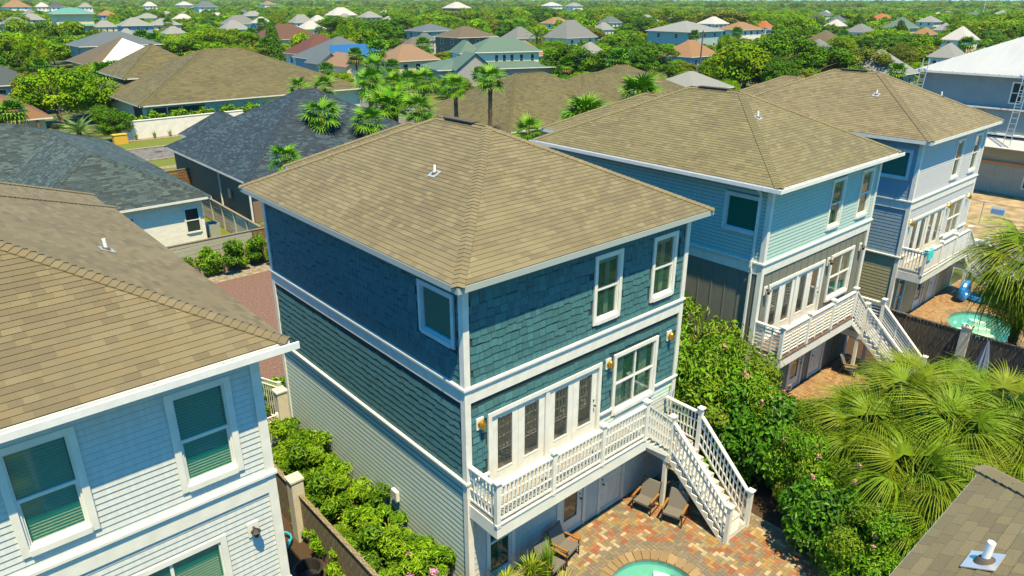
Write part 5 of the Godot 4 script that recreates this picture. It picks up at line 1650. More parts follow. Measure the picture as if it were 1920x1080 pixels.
func far_palm_proto(seed_: int) -> Node3D:  # crown 2 m across its radius, 6 m tall
	rng.seed = seed_
	var o := thing("fan_palm", "", "palm")
	var t := MB.new()
	t.cyl(Vector3(0, -5, 0), Vector3(0, 5.6, 0), 0.21, 0.16, 7, Color(0.13, 0.09, 0.05))
	putb(o, "trunk", t, M.trunk)
	var b := MB.new()
	for i in 30:
		var k := (i + 0.5) / 30.0
		var pitch := lerpf(1.3, -0.9, k) + rr(-0.15, 0.15)
		var bs := Basis(Vector3.UP, i * 2.39996) * Basis(Vector3.BACK, pitch)
		var col := shade(PALM2[rng.randi() % 3] if k < 0.75 else PALM[rng.randi() % 4], rr(0.8, 1.25))
		if k > 0.88: col = Color(0.22, 0.14, 0.03)
		for j in 9:
			var ang := (j - 4) * 0.42
			var p0 := bs * Vector3(0.75, 0, 0)
			var dir := Vector3(cos(ang), 0, sin(ang))
			var p1 := bs * (Vector3(0.75, 0, 0) + dir * 0.75)
			var p2 := p1 + (bs * dir) * 0.4 + Vector3(0, -0.28, 0)
			var w := bs * Vector3(-sin(ang), 0, cos(ang)) * 0.1
			var up := Vector3(0, 5.7, 0)
			b.quad(up + p0 - w * 0.5, up + p1 - w, up + p1 + w, up + p0 + w * 0.5, col)
			b.tri(up + p1 - w, up + p2, up + p1 + w, shade(col, 1.1))
	putb(o, "crown", b, M.palm)
	return o

func shrub_proto(called: String, seed_: int, r: Vector3, leaves: int, size: float, cols: Array, slim := 0.35, clumps := 14) -> Node3D:
	rng.seed = seed_
	var o := thing(called, "", "shrub")
	var t := MB.new()
	for i in 5:
		var a := TAU * i / 5.0
		t.cyl(Vector3(cos(a) * 0.05, 0, sin(a) * 0.05), Vector3(cos(a) * r.x * 0.5, r.y * 1.2, sin(a) * r.z * 0.5), 0.025, 0.008, 5, Color(0.16, 0.12, 0.08))
	putb(o, "stem", t, M.trunk)
	putb(o, "foliage", crown(r, Vector3(0, r.y * 0.95, 0), clumps, leaves, size, cols, slim, -0.8), M.leaf)
	return o

func blossoms(o: Node3D, spots: Array, r: float, col: Color, n := 40, size := 0.035) -> void:
	for s in spots:
		var b := MB.new()
		for i in n:
			var d := on_ball()
			leaf(b, s + d * r * rr(0.5, 1.0), (d + on_ball() * 0.5).normalized(), size * rr(0.7, 1.3), 0.8, shade(col, rr(0.8, 1.25)))
		putb(o, "blossom", b, M.flower)

func grass_clump(label: String, at: Vector3, h: float, n: int, spread: float, col: Color) -> void:
	var o := thing("ornamental_grass", label, "grass clump", at)
	var b := MB.new()
	for i in n:
		var a := rr(0, TAU)
		var d := Vector3(cos(a), 0, sin(a))
		var k := rr(0.15, 1.0)
		var base := d * rr(0.0, 0.14)
		var hh := h * rr(0.65, 1.1)
		var mid := base + d * spread * 0.3 * k + Vector3(0, hh * 0.6, 0)
		var tip := base + d * spread * k + Vector3(0, hh * (1.0 - 0.28 * k), 0)
		var w := d.cross(Vector3.UP) * rr(0.008, 0.016)
		var c := shade(col, rr(0.65, 1.3))
		b.quad(base - w, base + w, mid + w * 0.9, mid - w * 0.9, c)
		b.tri(mid - w * 0.9, mid + w * 0.9, tip, shade(c, 1.15))
	stuff(putb(o, "blades", b, M.leaf))
# ---------------------------------------------------------------- yards, pools, fences, furniture
func sheet(called: String, x0: float, x1: float, z0: float, z1: float, y: float, mat: Material) -> MeshInstance3D:
	var b := MB.new()
	b.quad(Vector3(x0, y, z1), Vector3(x1, y, z1), Vector3(x1, y, z0), Vector3(x0, y, z0))
	return struct(called, b.mesh(), mat)

func pool_r(a: float, rx: float, rz: float) -> Vector3:
	var k := 1.0 + 0.1 * cos(2.0 * a + 0.9)
	return Vector3(cos(a) * rx * k, 0, sin(a) * rz * k)

func in_pool(p: Vector3, c: Vector3, rx: float, rz: float, grow: float) -> bool:
	var d := Vector3((p.x - c.x) / (rx + grow), 0, (p.z - c.z) / (rz + grow))
	return d.length() < 1.0 + 0.1 * cos(2.0 * atan2(d.z, d.x) + 0.9)

func pool(label: String, c: Vector3, rx: float, rz: float) -> void:
	var o := thing("swimming_pool", label, "pool", c, 0.0, "")
	var n := 44
	var cop := 0.32
	var shell := MB.new()
	var tile := MB.new()
	var wat := MB.new()
	for i in n:
		var a0 := TAU * i / n
		var a1 := TAU * (i + 1) / n
		var p := pool_r(a0, rx, rz)
		var q := pool_r(a1, rx, rz)
		var dn := Vector3(0, -1.15, 0)
		tile.quad(q, p, p + Vector3(0, -0.17, 0), q + Vector3(0, -0.17, 0))
		shell.quad(q + Vector3(0, -0.17, 0), p + Vector3(0, -0.17, 0), p * 0.93 + dn, q * 0.93 + dn)
		shell.tri(dn, q * 0.93 + dn, p * 0.93 + dn)
		wat.tri(Vector3(0, -0.1, 0), q * 0.998 + Vector3(0, -0.1, 0), p * 0.998 + Vector3(0, -0.1, 0))
		var po := pool_r(a0, rx + cop, rz + cop)
		var qo := pool_r(a1, rx + cop, rz + cop)
		var g := 0.04
		var st := MB.new()
		var pi_ := p.lerp(q, g)
		var qi := q.lerp(p, g)
		var poi := po.lerp(qo, g)
		var qoi := qo.lerp(po, g)
		var up := Vector3(0, 0.045, 0)
		var lo := Vector3(0, -0.01, 0)
		st.quad(pi_ * 0.985 + up, poi + up, qoi + up, qi * 0.985 + up)
		st.quad(qi * 0.985 + lo, pi_ * 0.985 + lo, pi_ * 0.985 + up, qi * 0.985 + up)
		st.quad(poi + lo, qoi + lo, qoi + up, poi + up)
		putb(o, "coping_stone", st, M["coping%d" % (rng.randi() % 4)])
	putb(o, "shell", shell, M.pool_shell)
	putb(o, "tile_band", tile, M.pool_tile)
	putb(o, "water", wat, M.water)
	for k in 3:  # rounded steps in the corner
		var b := MB.new()
		var r := 1.05 - 0.3 * k
		var m := pool_r(-0.35, rx, rz) * 0.98
		for i in 14:
			var a0 := PI * 0.62 + PI * 0.85 * i / 14.0
			var a1 := PI * 0.62 + PI * 0.85 * (i + 1) / 14.0
			var y := -0.85 + 0.24 * k
			var p := m + Vector3(cos(a0) * r, y, sin(a0) * r)
			var q := m + Vector3(cos(a1) * r, y, sin(a1) * r)
			b.tri(m + Vector3(0, y, 0), q, p)
			b.quad(p, q, q + Vector3(0, -0.24, 0), p + Vector3(0, -0.24, 0))
		putb(o, "step", b, M.pool_step)

func pavers(label: String, x0: float, x1: float, z0: float, z1: float, pc: Vector3, rx: float, rz: float, singly: int, pal: Array, key: String) -> void:
	var base := sheet("patio", x0, x1, z0, z1, 0.004, M.kerb)
	base.mesh = patio_base(x0, x1, z0, z1, pc, rx, rz)
	tag(base, label)
	var a := 0.115
	var list := []
	for i in int((x1 - x0) / a):
		for j in int((z1 - z0) / a):
			var m := posmod(i - j, 4)
			if m != 0 and m != 2: continue
			var lo := Vector3(x0 + i * a, 0, z0 + j * a)
			var hi := lo + (Vector3(2 * a, 0, a) if m == 0 else Vector3(a, 0, 2 * a))
			if m == 2: # the upright one reaches back over the row before
				lo.z -= a
				hi.z -= a
			var mid := (lo + hi) / 2
			if mid.x > x1 - a or mid.z > z1 - a or mid.z < z0 + 0.02 or in_pool(mid, pc, rx, rz, 0.36): continue
			var tone := rng.randi() % pal.size()
			if in_pool(mid, pc, rx, rz, 0.72) or mid.x > x1 - 0.5 and r01() < 0.8: tone = [2, 4][rng.randi() % 2]
			list.append([mid.distance_to(CAM), mid, m, tone])
	list.sort_custom(func(p, q): return p[0] < q[0])
	for i in pal.size():
		mk(key + str(i), pal[i], 0.85, tex.grain, Vector3(2.3, 2.3, 2.3))
	var rest := MB.new()
	for i in list.size():
		var l: Array = list[i]
		var s := Vector3(2 * a - 0.007, 0.03, a - 0.007) if l[2] == 0 else Vector3(a - 0.007, 0.03, 2 * a - 0.007)
		var p: Vector3 = l[1] + Vector3(0, 0.006 + rr(-0.002, 0.002), 0)
		if i < singly:
			put(base, "paver", box_mesh(s), M[key + str(l[3])], Transform3D(Basis.IDENTITY, p))
		else:
			rest.box(p - s / 2, p + s / 2, shade(pal[l[3]], rr(0.9, 1.1)))
	stuff(putb(base, "pavers", rest, M.stone_vc))

func patio_base(x0: float, x1: float, z0: float, z1: float, pc: Vector3, rx: float, rz: float) -> ArrayMesh:
	# a sheet with the pool cut out: strips from the pool's rim to the rectangle
	var b := MB.new()
	var n := 44
	for i in n:
		var q := []
		for k in 2:
			var ang := TAU * (i + k) / n
			var p := pc + pool_r(ang, rx + 0.1, rz + 0.1)
			var d := Vector3(cos(ang), 0, sin(ang))
			var tx := ((x1 if d.x > 0 else x0) - pc.x) / d.x if absf(d.x) > 0.001 else 1e6
			var tz := ((z1 if d.z > 0 else z0) - pc.z) / d.z if absf(d.z) > 0.001 else 1e6
			q.append([p, pc + d * minf(tx, tz)])
		var up := Vector3(0, 0.004, 0)
		b.quad(q[0][0] + up, q[0][1] + up, q[1][1] + up, q[1][0] + up)
		var c := Vector3(x1 if q[0][1].x > pc.x else x0, 0.004, z1 if q[0][1].z > pc.z else z0)
		if absf(q[0][1].x - q[1][1].x) > 0.01 and absf(q[0][1].z - q[1][1].z) > 0.01:
			b.tri(q[0][1] + up, c, q[1][1] + up)
	return b.mesh()

func fence(label: String, a: Vector3, b: Vector3, h: float, style: String, mat: Material, post_mat: Material, bay := 2.4) -> Node3D:
	var f := thing("fence", label, "fence", a)
	var d := (b - a)
	var x := d.normalized()
	var t := Transform3D(Basis(x, Vector3.UP, x.cross(Vector3.UP)), Vector3.ZERO)
	var ln := d.length()
	var n := maxi(1, int(round(ln / bay)))
	for i in n + 1:
		bx(f, "post", Vector3(ln * i / n - 0.06, 0, -0.06), Vector3(ln * i / n + 0.06, h + 0.03, 0.06), post_mat, t)
	if style == "boards":  # level boards
		var k := int(h / 0.25)
		for i in n:
			for j in k:
				bx(f, "board", Vector3(ln * i / n + 0.05, j * 0.25 + 0.06, 0.04 + rr(0, 0.006)), Vector3(ln * (i + 1) / n - 0.05, j * 0.25 + 0.265, 0.065), mat, t)
		bx(f, "cap_rail", Vector3(-0.08, h + 0.03, -0.08), Vector3(ln + 0.08, h + 0.07, 0.09), M.fence_wood, t)
	elif style == "pickets":
		var k := int(ln / 0.145)
		for j in k:
			bx(f, "plank", Vector3(j * 0.145 + 0.004, 0.04, 0.05 + rr(0, 0.008)), Vector3(j * 0.145 + 0.139, h - rr(0, 0.03), 0.07), mat, t)
		for y in [0.35, h - 0.3]:
			bx(f, "rail", Vector3(0, y, -0.03), Vector3(ln, y + 0.09, 0.045), mat, t)
		bx(f, "cap_rail", Vector3(-0.02, h, -0.02), Vector3(ln + 0.02, h + 0.035, 0.1), mat, t)
	elif style == "bars":
		var k := int(ln / 0.11)
		for y in [0.12, h - 0.25, h - 0.05]:
			bx(f, "rail", Vector3(0, y, -0.02), Vector3(ln, y + 0.035, 0.02), mat, t)
		for j in range(1, k):
			bx(f, "bar", Vector3(j * 0.11 - 0.01, 0.05, -0.01), Vector3(j * 0.11 + 0.01, h - 0.02, 0.01), mat, t)
	return f

func pillar(label: String, at: Vector3, h: float, w := 0.36) -> void:
	var o := thing("pillar", label, "pillar", at)
	bx(o, "shaft", Vector3(-w / 2, 0, -w / 2), Vector3(w / 2, h, w / 2), M.stucco)
	bx(o, "cap", Vector3(-w / 2 - 0.03, h, -w / 2 - 0.03), Vector3(w / 2 + 0.03, h + 0.06, w / 2 + 0.03), M.stucco)

func armchair(label: String, at: Vector3, turn: float) -> void:  # faces +z before turning
	var o := thing("patio_armchair", label, "armchair", at, turn, "patio armchairs by the pool")
	o.scale = Vector3.ONE * 0.86
	for s in [-0.36, 0.36]:
		rod(o, "leg", Vector3(s, 0, 0.36), Vector3(s, 0.6, 0.34), 0.035, 0.035, M.iron)
		rod(o, "leg", Vector3(s, 0, -0.4), Vector3(s, 0.6, -0.2), 0.035, 0.035, M.iron)
		rod(o, "arm_frame", Vector3(s, 0.585, 0.36), Vector3(s, 0.585, -0.24), 0.035, 0.03, M.iron)
		var arm := MB.new()
		arm.bar(Vector3(s, 0.62, 0.4), Vector3(s, 0.62, -0.26), 0.075, 0.03)
		arm.cyl(Vector3(s, 0.605, 0.4), Vector3(s, 0.635, 0.4), 0.0375, 0.0375, 10)
		putb(o, "armrest", arm, M.teak)
		rod(o, "foot_bar", Vector3(s, 0.05, 0.36), Vector3(s, 0.05, -0.38), 0.03, 0.03, M.iron)
	rod(o, "cross_bar", Vector3(-0.36, 0.36, 0.34), Vector3(0.36, 0.36, 0.34), 0.03, 0.03, M.iron)
	var st := MB.new()
	st.hexa([Vector3(-0.33, 0.37, 0.38), Vector3(0.33, 0.37, 0.38), Vector3(0.33, 0.3, -0.2), Vector3(-0.33, 0.3, -0.2), Vector3(-0.33, 0.45, 0.38), Vector3(0.33, 0.45, 0.38), Vector3(0.33, 0.38, -0.2), Vector3(-0.33, 0.38, -0.2)])
	putb(o, "seat", st, M.sling)
	var bk := MB.new()
	bk.hexa([Vector3(-0.33, 0.36, -0.14), Vector3(0.33, 0.36, -0.14), Vector3(0.33, 0.36, -0.2), Vector3(-0.33, 0.36, -0.2), Vector3(-0.33, 0.98, -0.42), Vector3(0.33, 0.98, -0.42), Vector3(0.33, 0.98, -0.47), Vector3(-0.33, 0.98, -0.47)])
	putb(o, "backrest", bk, M.sling)
	for s in [-0.345, 0.345]:
		rod(o, "back_post", Vector3(s, 0.3, -0.16), Vector3(s, 1.0, -0.46), 0.03, 0.035, M.iron)

func parasol(at: Vector3) -> void:
	var o := thing("closed_parasol", "closed blue grey parasol standing by the dark fence among palms", "parasol", at)
	var p := MB.new()
	p.cyl(Vector3.ZERO, Vector3(0, 2.6, 0), 0.025, 0.025, 8)
	putb(o, "pole", p, M.iron)
	var b := MB.new()
	b.cyl(Vector3.ZERO, Vector3(0, 0.09, 0), 0.3, 0.28, 14)
	putb(o, "base", b, M.iron)
	var c := MB.new()
	for i in 16:
		var a0 := TAU * i / 16.0
		var a1 := TAU * (i + 1) / 16.0
		var r0 := 0.27 if i % 2 else 0.17
		var r1 := 0.17 if i % 2 else 0.27
		var d0 := Vector3(cos(a0), 0, sin(a0))
		var d1 := Vector3(cos(a1), 0, sin(a1))
		c.quad(d1 * r1 + Vector3(0, 0.75, 0), d0 * r0 + Vector3(0, 0.75, 0), d0 * r0 * 0.75 + Vector3(0, 1.6, 0), d1 * r1 * 0.75 + Vector3(0, 1.6, 0))
		c.tri(d1 * r1 * 0.75 + Vector3(0, 1.6, 0), d0 * r0 * 0.75 + Vector3(0, 1.6, 0), Vector3(0, 2.65, 0))
	putb(o, "canopy", c, M.navy_cloth)

func grill(at: Vector3) -> void:
	var o := thing("barbecue_grill", "round black kettle grill in the shade by the dark fence", "grill", at)
	for i in 3:
		var a := TAU * i / 3.0
		rod(o, "leg", Vector3(cos(a) * 0.32, 0, sin(a) * 0.32), Vector3(cos(a) * 0.14, 0.7, sin(a) * 0.14), 0.025, 0.025, M.iron)
	var b := MB.new()
	for i in 5:
		var a0 := PI / 2 * i / 5.0
		var a1 := PI / 2 * (i + 1) / 5.0
		b.cyl(Vector3(0, 0.85 - 0.28 * sin(a1), 0), Vector3(0, 0.85 - 0.28 * sin(a0), 0), 0.3 * cos(a1) + 0.005, 0.3 * cos(a0), 14)
	putb(o, "bowl", b, M.iron)
	var l := MB.new()
	for i in 5:
		var a0 := PI / 2 * i / 5.0
		var a1 := PI / 2 * (i + 1) / 5.0
		l.cyl(Vector3(0, 0.87 + 0.22 * sin(a0), 0), Vector3(0, 0.87 + 0.22 * sin(a1), 0), 0.31 * cos(a0), 0.31 * cos(a1) + 0.005, 14)
	putb(o, "lid", l, M.iron)

func tube_path(pts: Array, r: float) -> MB:
	var b := MB.new()
	for i in pts.size() - 1:
		b.cyl(pts[i], pts[i + 1], r, r, 7)
	return b

func hedge(label: String, a: Vector3, b: Vector3, h: float, wide: float, leaves: int, size: float, cols: Array, far := false) -> void:
	var o := thing("hedge", label, "hedge", a)
	var m := MB.new()
	var d := b - a
	for i in leaves:
		var k := r01()
		var s := rr(-1, 1)
		var y := r01()
		var side := d.cross(Vector3.UP).normalized()
		if r01() < 0.5: y = 1.0 - y * 0.25
		else: s = signf(s) * rr(0.8, 1.0)
		var lump := 1.0 + 0.12 * sin(k * d.length() * 2.1) + 0.08 * sin(k * d.length() * 5.3 + 1.0)
		var p := d * k + side * s * wide / 2 * lump + Vector3(0, y * h * lump, 0)
		leaf(m, p, (side * s + Vector3(0, y, 0) + on_ball() * 0.8).normalized(), size * rr(0.7, 1.3), 0.5, shade(cols[rng.randi() % cols.size()], rr(0.75, 1.2)))
	putb(o, "foliage", m, M.leaf_far if far else M.leaf)
	var st := MB.new()
	for i in int(d.length() / 0.6):
		st.cyl(d * (i * 0.6 / d.length()), d * (i * 0.6 / d.length()) + Vector3(0, h * 0.8, 0), 0.03, 0.02, 5, Color(0.1, 0.07, 0.05))
	putb(o, "stem", st, M.trunk)
# ---------------------------------------------------------------- houses of the neighbourhood
func house_window(h: Node3D, c: Vector3, n: Vector3, w: float, ht: float, frame: Material) -> void:
	var x := Vector3.UP.cross(n)
	var t := Transform3D(Basis(x, Vector3.UP, n), c)
	var b := MB.new()
	trim_frame(b, [-w / 2, -ht / 2, w / 2, ht / 2], 0.1, -0.05, 0.04, 0.03)
	b.box(Vector3(-w / 2 + 0.1, -0.03, -0.04), Vector3(w / 2 - 0.1, 0.03, 0.035))
	var win := putb(h, "window", b, frame, t)
	bx(win, "pane", Vector3(-w / 2 + 0.1, -ht / 2 + 0.1, 0.003), Vector3(w / 2 - 0.1, ht / 2 - 0.1, 0.012), M.pane_dark)

func cottage(label: String, cx: float, cz: float, s: float, eave: float, rise: float, roof: String, wall: String, sd := 0.8) -> void:
	var h := thing("house", label, "house", Vector3(cx, 0, cz))
	var wx := s * rr(1.0, 1.25)
	var wz := s * rr(sd, 1.0)
	keep_out.append(Vector3(cx, cz, s * 0.75))
	var o := clampf(s * 0.05, 0.35, 0.7)
	bx(h, "wall", Vector3(-wx / 2 + o, 0, -wz / 2 + o), Vector3(wx / 2 - o, eave - 0.1, wz / 2 - o), M["wall_" + wall])
	hip_roof(h, "roof", -wx / 2, wx / 2, -wz / 2, wz / 2, eave, rise / (minf(wx, wz) / 2), [], "roof_" + roof, 0, [], false, 0.143, 1.0, "white", true)
	var fl := int(maxf(1, round(eave / 3.0)))
	var k := minf(1.3, s * 0.12)
	for f in fl:
		for i in 3:
			var u := (i - 1) * wx * 0.28
			house_window(h, Vector3(u, (f + 0.55) * eave / fl, wz / 2 - o), Vector3.BACK, k, eave / fl * 0.5, M.white)
			if i < 2:
				house_window(h, Vector3(-wx / 2 + o, (f + 0.55) * eave / fl, (i - 0.5) * wz * 0.4), Vector3.LEFT, k, eave / fl * 0.5, M.white)

func plain_hip(h: Node3D, called: String, x0: float, x1: float, z0: float, z1: float, eave: float, rise: float, roof: String, wall := "", o := 0.5, base := 0.0) -> Array:
	if wall:
		bx(h, "wall", Vector3(x0 + o, base, z0 + o), Vector3(x1 - o, eave - 0.1, z1 - o), M[wall])
	return hip_roof(h, called, x0, x1, z0, z1, eave, rise / (minf(x1 - x0, z1 - z0) / 2), [], "roof_" + roof, 0, [], false, 0.143, 1.0, "white", true)

func gable(h: Node3D, called: String, x0: float, x1: float, z0: float, z1: float, y: float, rise: float, roof: String, wall: String, along_x := false) -> void:
	var b := MB.new()
	var w := MB.new()
	if along_x:
		var m := (z0 + z1) / 2
		b.quad(Vector3(x0, y, z1), Vector3(x1, y, z1), Vector3(x1, y + rise, m), Vector3(x0, y + rise, m))
		b.quad(Vector3(x1, y, z0), Vector3(x0, y, z0), Vector3(x0, y + rise, m), Vector3(x1, y + rise, m))
		w.tri(Vector3(x0 + 0.3, y, z0 + 0.3), Vector3(x0 + 0.3, y, z1 - 0.3), Vector3(x0 + 0.3, y + rise - 0.12, m))
	else:
		var m := (x0 + x1) / 2
		b.quad(Vector3(x0, y, z0), Vector3(x0, y, z1), Vector3(m, y + rise, z1), Vector3(m, y + rise, z0))
		b.quad(Vector3(x1, y, z1), Vector3(x1, y, z0), Vector3(m, y + rise, z0), Vector3(m, y + rise, z1))
		w.tri(Vector3(x0 + 0.3, y, z1 - 0.3), Vector3(x1 - 0.3, y, z1 - 0.3), Vector3(m, y + rise - 0.12, z1 - 0.3))
	putb(h, called, b, M["roof_" + roof])
	w.box(Vector3(x0 + 0.31, 0, z0 + 0.31), Vector3(x1 - 0.31, y, z1 - 0.31))
	putb(h, "wall", w, M[wall])

func textured_hip(h: Node3D, called: String, x0: float, x1: float, z0: float, z1: float, eave: float, rise: float, pal: Array, key: String, wall := "", o := 0.5, wide := 1.25, e := 0.19) -> Array:
	if wall:
		bx(h, "wall", Vector3(x0 + o, 0, z0 + o), Vector3(x1 - o, eave - 0.1, z1 - o), M[wall])
	return hip_roof(h, called, x0, x1, z0, z1, eave, rise / (minf(x1 - x0, z1 - z0) / 2), pal, key, 0, [], false, e, wide)

func ladder(label: String, a: Vector3, b: Vector3) -> void:
	var o := thing("ladder", label, "ladder", a, 0.0, "ladders leaning on the unfinished house")
	var d := b - a
	var side := Vector3(0, 0, 0.24)
	for s in [-1.0, 1.0]:
		rod(o, "rail", side * s, d + side * s, 0.045, 0.08, M.steel)
	var n := int(d.length() / 0.42)
	for i in range(1, n):
		rod(o, "rung", d * (i / float(n)) - side, d * (i / float(n)) + side, 0.05, 0.05, M.steel)

func car(label: String, at: Vector3, turn: float) -> void:
	var o := thing("parked_car", label, "car", at, turn)
	var prof := [Vector2(-2.3, 0.35), Vector2(2.3, 0.35), Vector2(2.35, 0.75), Vector2(2.15, 0.95), Vector2(1.2, 1.08), Vector2(0.45, 1.62), Vector2(-1.5, 1.68), Vector2(-2.15, 1.15), Vector2(-2.35, 0.9)]
	var b := MB.new()
	for i in prof.size():
		var p: Vector2 = prof[i]
		var q: Vector2 = prof[(i + 1) % prof.size()]
		var wp := 0.92 if p.y < 1.2 else 0.74
		var wq := 0.92 if q.y < 1.2 else 0.74
		b.quad(Vector3(p.x, p.y, wp), Vector3(p.x, p.y, -wp), Vector3(q.x, q.y, -wq), Vector3(q.x, q.y, wq))
		b.tri(Vector3(0, 0.8, 0.92), Vector3(p.x, p.y, wp), Vector3(q.x, q.y, wq))
		b.tri(Vector3(0, 0.8, -0.92), Vector3(q.x, q.y, -wq), Vector3(p.x, p.y, -wp))
	putb(o, "body", b, M.car_paint)
	for s in [-1.0, 1.0]:
		var w := MB.new()
		for k in [[-1.75, -0.75, -1.5, -0.7], [-0.65, 0.25, -0.62, 0.1], [0.33, 1.0, 0.2, 0.42]]:
			w.quad(Vector3(k[0], 1.12, 0.925 * s), Vector3(k[1], 1.12, 0.925 * s), Vector3(k[3], 1.58, 0.79 * s), Vector3(k[2], 1.58, 0.79 * s))
		putb(o, "side_window", w, M.pane_dark)
		for x in [-1.45, 1.45]:
			var t := MB.new()
			t.cyl(Vector3(x, 0.35, 0.72 * s), Vector3(x, 0.35, 0.95 * s), 0.36, 0.36, 14)
			var wh := putb(o, "wheel", t, M.rubber)
			var r := MB.new()
			r.cyl(Vector3(x, 0.35, 0.94 * s), Vector3(x, 0.35, 0.965 * s), 0.22, 0.2, 10)
			putb(wh, "rim", r, M.steel)
	var f := MB.new()
	f.quad(Vector3(1.17, 1.11, 0.8), Vector3(1.17, 1.11, -0.8), Vector3(0.5, 1.6, -0.68), Vector3(0.5, 1.6, 0.68))
	putb(o, "windscreen", f, M.pane_dark)
	for s in [-0.7, 0.7]:
		bx(o, "headlight", Vector3(2.2, 0.75, s - 0.15), Vector3(2.34, 0.88, s + 0.15), M.steel)

